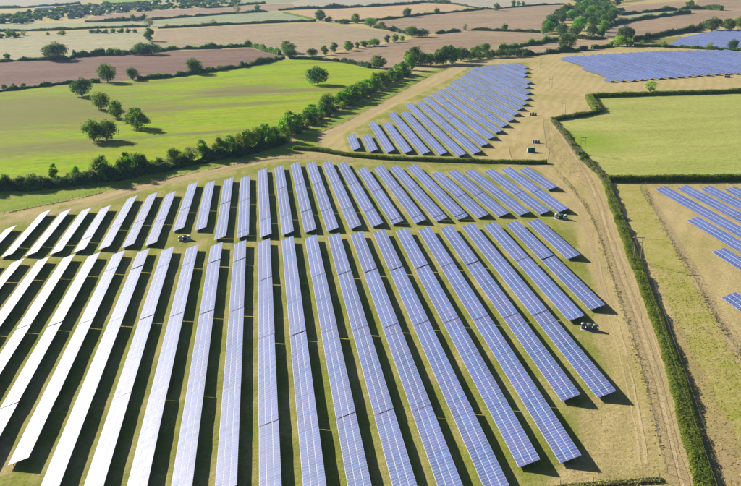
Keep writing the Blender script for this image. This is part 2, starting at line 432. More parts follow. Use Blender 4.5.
def site_patch(x0, x1, y0, y1, step=2.0):
    """the mown site as a fine sheet that knows what grows where"""
    xs = np.arange(x0, x1+.1, step); ys = np.arange(y0, y1+.1, step)
    X, Y = np.meshgrid(xs, ys); cov = np.zeros(X.shape+(4,), np.float32); cov[..., 3] = 1
    for ch, poly in ZONES:
        P = np.array([(v.x, v.y) for v in px(*poly)]); ins = np.zeros(X.shape, bool); j = len(P)-1
        for i in range(len(P)):
            xi, yi = P[i]; xj, yj = P[j]
            with np.errstate(divide='ignore', invalid='ignore'):
                ins ^= ((yi > Y) != (yj > Y)) & (X < (xj-xi)*(Y-yi)/(yj-yi)+xi)
            j = i
        cov[..., ch] = np.maximum(cov[..., ch], ins)
    k = 2
    for ch in range(3):
        for _ in range(3):
            a = cov[..., ch]; b = np.pad(a, 1, mode='edge')
            cov[..., ch] = (b[:-2, 1:-1]+b[2:, 1:-1]+b[1:-1, :-2]+b[1:-1, 2:]+a)/5
    bare = np.zeros(X.shape, np.float32)
    for w, line in BARE:
        for p in smooth_line(line, 1.5):
            if not (x0-9 < p[0] < x1+9 and y0-9 < p[1] < y1+9): continue
            i0, i1 = np.searchsorted(xs, [p[0]-8, p[0]+8]); j0, j1 = np.searchsorted(ys, [p[1]-8, p[1]+8])
            d = np.hypot(X[j0:j1, i0:i1]-p[0], Y[j0:j1, i0:i1]-p[1])
            bare[j0:j1, i0:i1] = np.maximum(bare[j0:j1, i0:i1], np.clip(1.0-(d-w*.4)/(w*1.1), 0, 1))
    nx, ny = len(xs), len(ys)
    def octave(cell):
        gx, gy = int((x1-x0)/cell)+3, int((y1-y0)/cell)+3
        R = rng.uniform(0, 1, (gy, gx)); u = (X-x0)/cell; v = (Y-y0)/cell
        i = u.astype(int); j = v.astype(int); fu = u-i; fv = v-j; fu = fu*fu*(3-2*fu); fv = fv*fv*(3-2*fv)
        return (R[j, i]*(1-fu)+R[j, i+1]*fu)*(1-fv)+(R[j+1, i]*(1-fu)+R[j+1, i+1]*fu)*fv
    H_ = (octave(11)*.16+octave(4.5)*.16)*np.clip(cov[..., 0]*1.3-.3, 0, 1)
    V = np.stack([X.ravel(), Y.ravel(), .002+H_.ravel()], 1)
    I = np.arange(nx*ny).reshape(ny, nx)
    F = np.stack([I[:-1, :-1].ravel(), I[:-1, 1:].ravel(), I[1:, 1:].ravel(), I[1:, :-1].ravel()], 1)
    me = mesh_np('grass_floor', V, F, [M_SITE])
    a = me.attributes.new('cover', 'FLOAT_COLOR', 'POINT'); a.data.foreach_set('color', cov.reshape(-1))
    b = me.attributes.new('bare', 'FLOAT', 'POINT'); b.data.foreach_set('value', bare.ravel())
    return tag(obj('grass_floor', me), 'mown dry grass, worn tracks and verges of the solar farm site', kind='structure')
site_patch(-220, 420, 70, 860)
sheet('scrub', px((712,486),(703,450),(690,405),(676,352),(668,322),(676,322),(700,365),(741,440),(800,520),(800,640),(740,600)), FM['scrub'], 'brown weedy scrub in the lower right corner', edge=1.2, z=.02)

# ruts
M_RUT = field_mat('rut_soil', (.37, .285, .145), (.44, .34, .18), .3, fine=1.2)
M_PALE = field_mat('worn_soil', (.52, .405, .21), (.55, .43, .235), .2, fine=1.2)
def offset_line(pts, off, step=5):
    L = smooth_line(pts, step); t = np.gradient(L, axis=0); t /= np.hypot(t[:, 0], t[:, 1])[:, None]
    return L + np.stack([-t[:, 1], t[:, 0]], 1)*(off+wobble(len(L), .18, 4))[:, None]
for off, w, mt, lab in ((-1.35, .5, M_RUT, 'dark left wheel rut of the earth track'), (.75, .5, M_RUT, 'dark right wheel rut of the earth track'), (-.3, .8, M_PALE, 'pale worn crown of the earth track'), (2.4, .45, M_PALE, 'pale worn line left of the earth track')):
    strip('wheel_rut', offset_line(BARE[0][1], off), w, mt, lab, wob=.16)
for off in (-.9, .9):
    strip('wheel_rut', offset_line(BARE[1][1], off), .35, M_PALE, 'pale %s wheel mark past the ends of the upper rows' % ('left' if off > 0 else 'right'), wob=.12)
    strip('wheel_rut', offset_line(BARE[2][1], off), .4, M_RUT, '%s wheel mark on the perimeter track above the upper rows' % ('upper' if off > 0 else 'lower'), wob=.15)
strip('wheel_rut', px((556,166),(572,184),(586,205),(598,235),(608,268),(622,310),(634,350)), .5, M_PALE, 'pale worn line beside the site fence', wob=.15)
strip('wheel_rut', px((610,300),(620,330),(630,372),(640,420),(646,465)), .45, M_PALE, 'faint pale wheel mark near the ends of the near rows', wob=.15)
strip('wheel_rut', px((604,303),(614,334),(624,374),(634,420),(640,465)), .45, M_PALE, 'second faint pale wheel mark near the ends of the near rows', wob=.15)

# ------------------------------------------------------------------ solar rows
PITCH_X, WH, HL, HH = 9.2, 4.745, 0.68, 2.166
X0 = -57.957
TILT = math.atan2(HH-HL, WH); SLOPE = math.hypot(HH-HL, WH)
MODL = 1.0               # module pitch along the row
CT, ST = math.cos(TILT), math.sin(TILT)
_cache = {}
def tilt_arr(V):
    """(s across slope, y along, h above the slope) to local xyz"""
    s, y, h = V[:, 0], V[:, 1], V[:, 2]
    return np.stack([s*CT - h*ST, y, HL + s*ST + h*CT], 1)
def module_mesh(n, c0, c1):
    key = ('m', n, c0, c1)
    if key in _cache: return _cache[key]
    W = SLOPE/3.0
    V = []; F = []; MI = []
    for c in range(c0, c1):
        for k in range(n):
            s0, s1 = c*W+.006, (c+1)*W-.006
            y0, y1 = k*MODL+.004, (k+1)*MODL-.004
            f = .075; fy = .04; b = len(V); dz = ((k*7919+c*104729) % 17)/17*.006
            V += [(s0,y0,dz),(s1,y0,dz),(s1,y1,dz),(s0,y1,dz),
                  (s0+f,y0+fy,dz),(s1-f,y0+fy,dz),(s1-f,y1-fy,dz),(s0+f,y1-fy,dz),
                  (s0,y0,-.045),(s1,y0,-.045),(s1,y1,-.045),(s0,y1,-.045),
                  (s0+f,y0+fy,dz-.006),(s1-f,y0+fy,dz-.006),(s1-f,y1-fy,dz-.006),(s0+f,y1-fy,dz-.006)]
            F += [(b,b+1,b+5,b+4),(b+1,b+2,b+6,b+5),(b+2,b+3,b+7,b+6),(b+3,b,b+4,b+7),
                  (b+8,b+9,b+1,b),(b+9,b+10,b+2,b+1),(b+10,b+11,b+3,b+2),(b+11,b+8,b,b+3),
                  (b+11,b+10,b+9,b+8),(b+12,b+13,b+14,b+15)]
            MI += [0]*8 + [2, 1]
    me = mesh_np('module_strip', tilt_arr(np.array(V, float)), np.array(F), [M_FRAME, M_GLASS, M_BACK], MI)
    _cache[key] = me
    return me
def rack_mesh(n):
    key = ('r', n)
    if key in _cache: return _cache[key]
    L = n*MODL; mb = MB()
    def bar(s0, s1, y0, y1, h0, h1):
        b = len(mb.v)
        P = np.array([(s0,y0,h0),(s1,y0,h0),(s1,y1,h0),(s0,y1,h0),(s0,y0,h1),(s1,y0,h1),(s1,y1,h1),(s0,y1,h1)], float)
        mb.v += [tuple(q) for q in tilt_arr(P)]
        for q in ((0,3,2,1),(4,5,6,7),(0,1,5,4),(1,2,6,5),(2,3,7,6),(3,0,4,7)):
            mb.f.append(tuple(b+i for i in q)); mb.m.append(0)
    for s in (.35, 1.3, 2.0, 2.95, 3.7, 4.6): bar(s-.03, s+.03, .02, L-.02, -.11, -.05)
    k = max(2, int(round(L/3.8))+1)
    for y in np.linspace(.5, L-.5, k): bar(.2, SLOPE-.15, y-.04, y+.04, -.22, -.112)
    me = mb.mesh('panel_table', [M_STEEL]); _cache[key] = me
    return me
def posts_mesh(n):
    key = ('p', n)
    if key in _cache: return _cache[key]
    L = n*MODL; mb = MB(); k = max(2, int(round(L/3.8))+1)
    for y in np.linspace(.5, L-.5, k):
        for s in (1.05, 3.75):
            x = s*CT; z = HL+s*ST-.2
            mb.box(x-.05, x+.05, y-.05, y+.05, -.5, z)
        b0 = Vector((1.05*CT, y, .35)); b1 = Vector((3.3*CT, y, HL+3.3*ST-.2))
        mb.tube([b0, b1], .035, 4)
    me = mb.mesh('posts', [M_STEEL]); _cache[key] = me
    return me

def solar_row(near, far, label, group, seams=None, first=44, strips=True):
    """near, far: low edge corners on the ground; tables are laid from the far end"""
    near = Vector((near[0], near[1], 0)); far = Vector((far[0], far[1], 0))
    d = far-near; L = d.length
    root = empty('solar_row', near+Vector((0, 0, .1)), math.atan2(-d.x, d.y))
    tag(root, label, 'solar row', group)
    tabs = []
    if seams is None:
        y = L; nxt = first
        while y > 3:
            n = int(min(nxt, max(2, round(y)))) ; tabs.append((y-n, n)); y -= n+.5; nxt = 45
    else:
        cuts = [L] + [s for s in seams if 3 < s < L-3] + [0]
        for a, b in zip(cuts[:-1], cuts[1:]):
            n = int(round(a-b-.5)) if b > 0 else int(round(a-b))
            if n >= 2: tabs.append((a-n, n))
    for y0, n in tabs:
        t = obj('panel_table', rack_mesh(n), root, (random.uniform(-.05, .05), y0, random.uniform(-.09, .09)))
        t.rotation_euler = (random.uniform(-.0015, .0015), random.uniform(-.010, .010), 0)
        if strips:
            for c in range(3):
                tag(obj('module_strip', module_mesh(n, c, c+1), t), kind='stuff')
        else:
            tag(obj('module_sheet', module_mesh(n, 0, 3), t), kind='stuff')
        tag(obj('posts', posts_mesh(n), t), kind='stuff')
    return root
ORD = ['first','second','third','fourth','fifth','sixth','seventh','eighth','ninth','tenth','eleventh','twelfth','thirteenth','fourteenth','fifteenth','sixteenth','seventeenth','eighteenth','nineteenth','twentieth','twenty-first','twenty-second','twenty-third','twenty-fourth','twenty-fifth','twenty-sixth','twenty-seventh','twenty-eighth','twenty-ninth','thirtieth','thirty-first','thirty-second','thirty-third','thirty-fourth','thirty-fifth','thirty-sixth','thirty-seventh','thirty-eighth','thirty-ninth','fortieth']
def lowx(i): return X0 + i*PITCH_X - WH

# A: the near block
A_start = {-6:297,-5:297.3,-4:297.6,-3:297.5,-2:298.3,-1:298.3,0:298.6,1:298.9,2:299.1,3:299.5,4:300,5:300.5,6:300.7,7:301.1,8:301.2,9:301.7,10:301.7,11:301.8,12:301.7,13:301.5,14:301.7,15:302,16:301.8,17:301.4,18:301.9}
A_end = {-6:205,-5:195,-4:185,-3:175,-2:165,-1:160.4,0:160.4,1:128,2:128,3:128,4:143.8,5:142.3,6:120,7:120,8:120,9:120,10:120,11:120,12:140.5,13:140.5,14:164.5,15:164.8,16:213.5,17:219.8,18:258.2}
q = G(578, 316.5, HH); A_end[16] = q.y
q = G(601, 305, HH); A_end[17] = q.y
for i in sorted(A_start):
    drift = -.012*max(0, i-8)
    ya, yb = A_end[i], A_start[i]
    cut = [280, 234.5, 186.5, 140] if i <= 5 else [259, 213.5, 166.3, 120]
    if i == 16: cut = [259, 0]
    if i in (17, 18): cut = [258.5 if i == 17 else 0, 0]
    lab = '%s solar row from the right in the large near block' % ORD[18-i] if i < 18 else 'short rightmost solar row of the large near block'
    dx = drift*PITCH_X*.6
    solar_row((lowx(i), ya), (lowx(i)+dx, yb), lab, 'solar rows of the near block', [c-ya for c in cut])
# B: the upper block behind it, each row between its own two measured corners
B_near = [(-22.5,258.5),(1.2,257.5),(25,256.6),(49.5,255),(73.5,252.7),(98,250.6),(121.8,248.6),(145,246.5),(172.7,231.8),(195,231),(214.4,240.3),(237.2,239),(260,238),(282.4,235.7),(304.9,233.4),(327.3,231.8),(350,229.6),(371.7,227),(392.5,225.2),(415,223.5),(436.5,222),(457.5,220.4),(478.1,218.7),(498.5,217.2),(519,215.6),(539.3,214.4),(558,212.7),(547.8,190)]
B_far = [(-3,226),(17,225),(51.3,209.6),(71.5,208.6),(91.8,207.3),(111.3,205.3),(137.6,195.5),(157.9,191.8),(176,191),(198,181.6),(215.2,180.3),(233.5,177),(250,175),(266.8,167.4),(283.2,165),(299.3,161.8),(315,161),(331,160.2),(346,161.5),(366.2,166.9),(383,165.2),(398.5,165),(416,164.2),(440,171),(456.5,169.6),(473,168.6),(493,168.6),(510,167),(528,167)]
# the first far corner belongs to a row that leaves the frame at once
far_pts = [G(x, y, HH) for x, y in B_far]; near_pts = [G(x, y, HL) for x, y in B_near]
pairs = []
for f in far_pts:
    fx = f.x - WH
    best = min(near_pts, key=lambda n: abs((n.x-fx)-.28*PITCH_X*max(0, (f.x-20)/100)))
    pairs.append((best, Vector((fx, f.y, 0))))
used = {}
for n, f in pairs: used.setdefault((round(n.x, 2)), []).append((n, f))
rowsB = []
for k, lst in sorted(used.items()):
    rowsB.append(min(lst, key=lambda a: abs(a[0].x-a[1].x)))
for k, (n, f) in enumerate(rowsB):
    lab = '%s solar row from the left in the upper block below the tree belt' % ORD[k] if k < len(rowsB)-1 else 'short rightmost solar row of the upper block by the earth track'
    solar_row(n, f, lab, 'solar rows of the upper block')
# C: the middle block beyond the low hedge
C_near = {12:452.6,13:445,14:441.5,15:437.8,16:433.1,17:429.1,18:422.9,19:425.8,20:443.4,21:461,22:477.6,23:495.3,24:511.1,25:530.6,26:549.1,27:565.7,28:586.8,29:615.7,30:646.9,31:669.8,32:709.5,33:733.8,34:763.3}
C_far = {12:492.9,13:490.2,14:530.3,15:526,16:562.7,17:562.1,18:596,19:602.3,20:620.9,21:636.6,22:655,23:668,24:690,25:708,26:728,27:748,28:770,29:788,30:793,31:797,32:799,33:801,34:803}
for k, i in enumerate(sorted(C_near)):
    lab = '%s solar row from the left in the middle block beyond the low hedge' % ORD[k]
    solar_row((lowx(i-.08), C_near[i]), (lowx(i+.02), C_far[i]), lab, 'solar rows of the middle block', strips=(i < 25))
# D: the far block on the right
D_near = {38:657,39:655,40:654.8,41:655,42:656,43:657.7,44:658.2,45:659.4,46:660.3,47:661.2,48:662.6,49:663.5,50:664.2,51:664.6,52:665.5,53:666.5,54:667.5,55:668.5,56:669.5,57:670.5,58:671.5,59:672.5,60:673.5}
for k, i in enumerate(sorted(D_near)):
    pf = {38:672,39:745,40:828}.get(i, 838+min(12, (i-40)) - max(0, i-53)*2.5)
    lab = '%s solar row from the left in the far block behind the olive pasture' % ORD[k]
    solar_row((lowx(i+.4), D_near[i]), (lowx(i+.4), pf), lab, 'solar rows of the far block', strips=False)
# E: the farthest array, top right
for k, i in enumerate(range(57, 80)):
    yn = 893 - (i-57)*6.8; yf = np.interp(i, [57, 63.7, 68.9, 73, 80], [897, 980, 1018, 1049, 1045])
    if yf-yn < 5: yn = yf-8
    lab = '%s solar row from the left in the farthest block at the upper right' % ORD[k]
    solar_row((lowx(i), yn), (lowx(i), yf), lab, 'solar rows of the farthest block', strips=False)
# F: the block at the right edge
F_rows = [(21.7, 215.3, 130), (23.75, 254.1, 140), (24.76, 289.8, 150), (25.75, 336.2, 170), (26.86, 335.5, 190), (27.87, 331.4, 210), (28.93, 328.2, 230), (29.95, 327, 240), (30.95, 326, 250)]
for k, (i, yf, yn) in enumerate(F_rows):
    lab = '%s blue solar row counted from the lower right corner, in the right hand block' % ORD[k]
    cuts = [yf-46*j-(.0) for j in range(1, 6)]
    solar_row((lowx(i), yn), (lowx(i), yf), lab, 'solar rows of the right hand block', [c-yn for c in cuts])

# ------------------------------------------------------------------ trees
def leaf_quads(C, N, size, jit=.9):
    """C centres, N outward normals -> small bent quads"""
    n = len(C)
    R = N + rng.normal(0, jit, (n, 3)); R /= np.linalg.norm(R, axis=1)[:, None]+1e-9
    T = np.cross(R, rng.normal(0, 1, (n, 3))); T /= np.linalg.norm(T, axis=1)[:, None]+1e-9
    B = np.cross(R, T)
    s = (size*rng.uniform(.6, 1.35, n))[:, None]; a = rng.uniform(.55, 1.0, n)[:, None]
    V = np.stack([C - T*s, C - B*s*a + R*s*.2, C + T*s, C + B*s*a + R*s*.2], 1).reshape(-1, 3)
    F = np.arange(4*n).reshape(n, 4)
    return V, F
def crown_mesh(name, W, H, base, lobes, leaves, size, mat, flat=.85, seed=0):
    """many lobes over an uneven envelope, each lobe a ragged shell of leaf clumps"""
    r = np.random.default_rng(seed)
    C = []; Nn = []
    per = leaves//lobes; hz_ = (H-base)/2; cz = base+hz_
    lop = r.normal(0, .16, 2)
    for k in range(lobes):
        u = r.normal(0, 1, 3); u /= np.linalg.norm(u)
        rad = r.uniform(.5, .86) if k > 2 else r.uniform(.0, .3)
        taper = 1.0 - .30*max(0, u[2]) + .10*max(0, -u[2])
        c = np.array([u[0]*W*.5*rad*taper+lop[0]*W*.25*max(0, u[2]), u[1]*W*.5*rad*taper+lop[1]*W*.25*max(0, u[2]), cz+u[2]*hz_*rad])
        lr = r.uniform(.11, .20)*W if k > 2 else .26*W
        lr = min(lr, hz_*.5)
        d = r.normal(0, 1, (per, 3)); d /= np.linalg.norm(d, axis=1)[:, None]
        sh = r.uniform(.5, 1.1, per)[:, None]**.6
        ph = r.uniform(0, 6.3, 3)
        bump = 1+.45*np.sin(d[:, :1]*4+ph[0])*np.sin(d[:, 1:2]*4+ph[1])*np.sin(d[:, 2:]*4+ph[2])
        P = c + d*np.array([1, 1, flat])*lr*sh*bump
        keep = P[:, 2] > base*.7
        C.append(P[keep]); Nn.append(d[keep])
    C = np.vstack(C); Nn = np.vstack(Nn)
    V, F = leaf_quads(C, Nn, size)
    return mesh_np(name, V, F, [mat])
def trunk_mesh(W, H, base, seed, limbs=6):
    r = random.Random(seed); mb = MB(); tr = .028*H
    top = Vector((r.uniform(-.3, .3), r.uniform(-.3, .3), H*.62))
    mb.tube([(0, 0, -.3), (0, 0, .3), (top.x*.3, top.y*.3, base), tuple(top)], [tr*1.5, tr*1.1, tr*.8, tr*.25], 6)
    for k in range(limbs):
        an = 2*math.pi*k/limbs+r.uniform(-.4, .4); z0 = base*r.uniform(.7, 1.3)
        e = Vector((math.cos(an)*W*.33, math.sin(an)*W*.33, z0+(H-base)*r.uniform(.25, .5)))
        mid = Vector((e.x*.45, e.y*.45, z0+(e.z-z0)*.35))
        mb.tube([(0, 0, z0), tuple(mid), tuple(e)], [tr*.5, tr*.36, tr*.1], 4)
    return mb.mesh('trunk', [BARK], True)
# unit trees: 10 m tall prototypes, scaled when placed
PROTO = {}
def proto(key, W, H, base, lobes, leaves, size, leaf, seed, **k):
    PROTO[key] = (crown_mesh('crown', W, H, base, lobes, leaves, size, LEAF[leaf], seed=seed, **k), trunk_mesh(W, H, base, seed), W, H)
proto('oak1', 11, 10, .6, 44, 3110, .30, 'oak', 1)
proto('oak2', 10, 10, .1, 40, 3110, .30, 'oak', 2)
proto('oak3', 11.5, 10, .6, 46, 3283, .31, 'dark', 3)
proto('round', 9.5, 10, .1, 38, 2764, .30, 'lime', 4)
proto('tall', 6.5, 10, .2, 34, 2419, .27, 'oak', 5)
proto('tall2', 6.0, 10, .2, 30, 2419, .27, 'lime', 6)
proto('bush1', 12, 10, -.8, 34, 2073, .38, 'hedge', 7)
proto('bush2', 13, 10, -.8, 34, 2073, .40, 'dark', 8)
proto('bush3', 14, 10, -.8, 36, 2073, .40, 'oak', 9)
proto('pale', 9, 10, .2, 30, 1451, .27, 'pale', 10)
proto('thin', 8, 10, .8, 26, 1105, .30, 'lime', 11)
proto('far1', 10, 10, .3, 26, 957, .6, 'oak', 12)
proto('far2', 12, 10, .0, 24, 957, .65, 'dark', 13)
proto('far3', 9, 10, .2, 24, 907, .55, 'hedge', 14)
def tree(kind, x, y, h, label, group=None, w=None, cat='tree', name='tree', world=None):
    """h, w in photograph pixels at the base point; the base stands on the ground"""
    cm, tm, W, H = PROTO[kind]
    p = world if world is not None else G(x, y)
    s = h*mpp(p)/math.cos(PITCH) if world is None else h
    hz = s/H; hx = hz if w is None else (w*mpp(p)/W if world is None else w/W)
    root = empty(name, (p[0], p[1], 0), random.uniform(0, 6.28))
    root.scale = (hx, hx*random.uniform(.9, 1.1), hz)
    tag(root, label, cat, group)
    obj('crown', cm, root); obj('trunk', tm, root)
    return root

single = [
    ('oak3', 82, 96, 19, 20, 'first dark oak of the slanting line, nearest the top meadow hedge'),
    ('oak1', 101, 109, 18, 17, 'second oak of the slanting line in the green meadow'),
    ('oak2', 117, 118, 19, 15, 'third oak of the slanting line, half behind the bright green one'),
    ('round', 138, 128, 22, 24, 'bright green spreading tree at the lower end of the slanting line of oaks'),
    ('oak1', 94, 141, 22, 20, 'left half of the paired dark oaks in the meadow'),
    ('oak3', 107, 140, 21, 22, 'right half of the paired dark oaks in the meadow'),
    ('oak3', 318, 84.5, 18.5, 21, 'lone round oak with a long shadow at the right of the green meadow'),
    ('oak1', 108, 82, 19, 20, 'tall round tree in the hedge between meadow and ploughed field'),
    ('oak3', 133, 79.5, 13, 13, 'smaller dark tree right of the tall round tree in the meadow hedge'),
    ('oak3', 195, 73.5, 16, 17, 'round dark tree alone in the hedge near the ploughed field middle'),
    ('oak3', 55.5, 60, 18, 23, 'big broad dark tree between the cream field and the ploughed field'),
    ('oak3', 141, 54.5, 12, 15, 'left tree of the dark clump at the corner of the cream field'),
    ('oak3', 152, 54.5, 12, 16, 'right tree of the dark clump at the corner of the cream field'),
    ('tall', 149.5, 41, 14, 10, 'upright dark tree with a long shadow on the cream field edge'),
    ('pale', 149.5, 26.5, 9, 10, 'paler tree behind the upright dark tree at the cream field edge'),
    ('far1', 7, 60, 7, 7, 'small round tree at the left end of the cream field hedge'),
    ('far3', 62, 35, 4.5, 8, 'lone low bush in the middle of the cream field top'),
    ('pale', 24, 35.5, 6, 6, 'small pale tree at the left end of the cream field top hedge'),
    ('far3', 48, 35, 3, 4, 'tiny bush left of the lone low bush in the cream field'),
    ('far1', 123.5, 21, 5, 5, 'left of three small trees below the village'),
    ('far1', 133, 21, 7, 6, 'middle of three small trees below the village'),
    ('far2', 143, 20.5, 7, 8, 'right of three small trees below the village'),
    ('pale', 213, 25.5, 7, 8, 'small pale tree on the hedge above the tan field'),
    ('pale', 203, 25.5, 4, 5, 'tiny pale bush left of the small pale tree above the tan field'),
    ('far3', 167.5, 27.5, 3.5, 4, 'tiny bush at the left of the tan field top hedge'),
    ('pale', 237, 13, 9, 8, 'pale tree standing above the pale green strip'),
    ('far1', 258, 11.5, 7, 6, 'small tree right of the pale tree above the pale green strip'),
    ('oak2', 320, 20.5, 11, 11, 'round tree at the left corner of the orange stubble field'),
    ('far2', 328, 22, 6, 8, 'low dark bush beside the round tree at the orange field corner'),
    ('oak2', 356, 23, 10, 10, 'rounded tree in the hedge below the orange stubble field'),
    ('far2', 345, 23.5, 4.5, 13, 'wide dark bush left of the rounded tree below the orange field'),
    ('oak1', 371, 26.5, 9, 13, 'bushy tree at the right corner of the tan field'),
    ('far3', 381, 28, 6, 8, 'low bush right of the bushy tree at the tan field corner'),
    ('far2', 392, 31, 5.5, 10, 'low dark bushes between the tan field and the pink field'),
    ('oak3', 407, 17, 9.5, 9, 'dark round tree on the hedge below the orange stubble field'),
    ('far1', 436.6, 13.6, 6, 5.5, 'small round tree right of the dark round tree below the orange field'),
    ('far1', 408, 35, 8, 8, 'small tree left of the pair of bushy trees in the pink field'),
    ('oak1', 412, 37, 11, 13, 'left of the pair of bushy trees between the pink fields'),
    ('oak3', 422, 37, 8.5, 14, 'right of the pair of bushy trees between the pink fields'),
    ('far1', 387.5, 42.5, 8, 7, 'first small tree of the short row right of the tan field'),
    ('far1', 395, 42, 8, 7, 'second small tree of the short row right of the tan field'),
    ('far3', 402, 40.5, 5, 6, 'third, lowest small tree of the short row right of the tan field'),
    ('oak1', 374, 46, 7.5, 13, 'wide bushy tree at the right of the row along the tan field'),
    ('far1', 364, 46.5, 6.5, 9, 'small bushy tree left of the wide bushy tree along the tan field'),
    ('oak2', 348.5, 50.5, 10, 10, 'rounded tree in the middle of the row along the tan field'),
    ('far1', 357, 48.5, 7, 5, 'narrow small tree in the row along the tan field'),
    ('tall', 334, 52.5, 11, 8, 'upright tree in the row along the tan field'),
    ('tall', 325, 55, 10, 7.5, 'upright dark tree at the left end of the row along the tan field'),
    ('oak2', 288, 53, 12.5, 16, 'big bushy tree at the right tip of the ploughed field'),
    ('oak3', 291, 58, 10, 14, 'dark tree in front of the big bushy tree at the ploughed field tip'),
    ('oak3', 312.5, 56, 8, 10, 'small dark tree right of the ploughed field tip'),
    ('oak2', 378, 68, 13, 18, 'broad dark tree at the right corner of the green meadow'),
    ('far1', 496, 10.5, 7.5, 7, 'small tree where the orange field ends'),
    ('far1', 513, 6.5, 6.5, 5, 'first of three tiny trees on the far hedge at the top'),
    ('far3', 518.5, 5.5, 4.5, 4, 'second of three tiny trees on the far hedge at the top'),
    ('far3', 523.5, 5.5, 4, 3.6, 'third of three tiny trees on the far hedge at the top'),
    ('pale', 465, 30.5, 7, 5, 'small thin tree on the hedge between the two pink fields'),
    ('far1', 504.5, 30.8, 7.5, 6, 'round small tree on the hedge between the two pink fields'),
    ('oak2', 476, 56, 11, 11, 'left of two round trees behind the middle solar rows'),
    ('round', 485, 53.5, 11, 10, 'right of two round trees behind the middle solar rows'),
    ('oak1', 567, 49, 16, 18, 'large dark tree in front of the wood beside the far array'),
    ('oak3', 626, 41, 15, 17, 'large dark round tree above the far solar block'),
    ('round', 619, 46, 11, 16, 'yellow green bushy tree in front of the large dark round tree'),
    ('round', 629, 46.5, 9, 10, 'small bright tree right of the yellow green bushy tree'),
    ('thin', 642, 46.5, 7, 7, 'thin yellow green tree on the hedge above the far solar block'),
    ('thin', 664, 47.5, 7, 6, 'small thin tree at the left tip of the farthest block'),
    ('thin', 650, 92, 12.5, 11.5, 'small round tree on the hedge in front of the far solar block'),
    ('pale', 709, 49, 7.5, 8, 'pale small tree on the hedge between the two far blocks'),
    ('oak3', 732.5, 50, 11, 10, 'dark small tree on the hedge between the two far blocks'),
    ('oak3', 712, 31, 14, 18, 'large dark tree left of the pair at the upper right corner'),
    ('oak2', 729, 30, 12, 15, 'middle large tree at the upper right corner'),
    ('oak1', 741, 28, 12, 16, 'large tree cut by the right edge near the top'),
    ('oak2', 690, 9, 9, 9, 'round tree at the end of the narrow green strip at the top right'),
]
for kind, x, y, h, w, lab in single:
    tree(kind, x, y, h*.94, lab, w=w*1.1)
# belt along the foot of the meadow
lower = [(-8,192,16,18,'bush2'),(6,189.5,16,15,'bush2'),(20,189,13,16,'oak3'),(33,188.5,14,20,'bush2'),(44,187,11,15,'bush3'),(54.5,181,18,10,'tall2'),(62,186,10,15,'bush2'),(70,183,11,13,'bush3'),(77,181,15,12,'round'),(88,182,11,16,'bush2'),(97,181,23,16,'pale'),(104,181,26,18,'tall'),(114,180,13,15,'bush2'),(123,177,19,12,'oak3'),(129,176,25,12,'tall2'),(137,174,21,14,'oak1'),(143,173,19,13,'tall'),(150,172,11,12,'pale'),(159,169,12,15,'bush2'),(168,167,11,12,'pale'),(175,164.5,17,15,'round'),(186,163,12,14,'bush3'),(193,161,15,17,'pale'),(204,159,20,12,'tall2'),(213,158,14,14,'bush1'),(222,157,20,16,'oak2'),(231,155,20,16,'oak1'),(241,152,19,16,'bush1'),(249,150,21,17,'round'),(258,149,22,17,'oak1'),(267,147,24,20,'round'),(275,144,18,14,'oak2'),(283,140.5,20,15,'round'),(290,136.5,20,15,'oak2'),(286,143,10,14,'bush1'),(210,160,9,14,'bush2'),(240,157,9,16,'bush2'),(180,167,8,14,'bush2'),(120,180,9,14,'bush2'),(48,188,9,16,'bush2')]
lower.sort()
BELT_HEDGE = px((-30,196),(0,190.5),(30,189.5),(60,187),(90,183),(120,179),(150,173),(180,167),(210,160.5),(240,155.5),(265,149),(285,142))
for k, (x, y, h, w, kd) in enumerate(lower):
    what = {'bush2':'low dark bush','oak3':'dark tree','bush3':'dark bush','tall2':'upright bright tree','round':'round bright green tree','pale':'thin pale leafed tree','tall':'tall narrow tree','oak1':'full green tree','bush1':'rounded bush','oak2':'rounded tree'}[kd]
    tree(kd, x, y, h, '%s, %s from left in the belt below the meadow' % (what, ORD[k]), 'tree belt at the foot of the meadow', w=w)
# belt climbing along the right of the meadow
upper_line = smooth_line([Vector((p[0], p[1], 0)) for p in px((290,134),(300,127),(325,113),(350,101),(375,88),(392,80),(403,74))], 11)
n = len(upper_line)
for k, p in enumerate(upper_line):
    kd = ['round','oak2','oak1','bush1','round','tall2'][k*7 % 6] if k % 3 else 'round'
    hh = random.uniform(9.5, 14)
    tree(kd, 0, 0, hh, '%s tree counted uphill in the bright belt along the right of the meadow' % (ORD[k]), 'tree belt right of the meadow', w=hh*random.uniform(.85, 1.2), world=(p[0]+random.uniform(-2.5, 2.5), p[1]+random.uniform(-3, 3)) + (0,))
for k, p in enumerate(resample(upper_line, 16)):
    tree('bush1', 0, 0, random.uniform(4, 6), '%s low bush counted uphill at the foot of the bright belt' % (ORD[k]), 'low bushes in the tree belt right of the meadow', w=random.uniform(8, 11), cat='bush', name='bush', world=(p[0]+5+random.uniform(-1, 1), p[1]-2+random.uniform(-2, 2), 0))
top_clump = [(410,70,16,14,'round'),(414,65,18,21,'oak2'),(423,66,14,13,'round'),(430,65.5,12.5,10,'round'),(437,65,13,12,'oak1'),(443,64.5,18,17,'oak2'),(452,63.5,18,19,'oak2'),(461,61,13,16,'oak3'),(470,60,9,12,'bush2'),(479,59,8,12,'bush3'),(489,58,8,13,'bush2'),(499,57.5,8,13,'oak3'),(508,57,8,12,'bush2'),(517,56.5,8,12,'oak3'),(524,55.5,7,9,'bush2')]
for k, (x, y, h, w, kd) in enumerate(top_clump):
    tree(kd, x, y, h, '%s tree from the left in the belt behind the middle solar rows' % ORD[k], 'tree belt behind the middle solar rows', w=w)
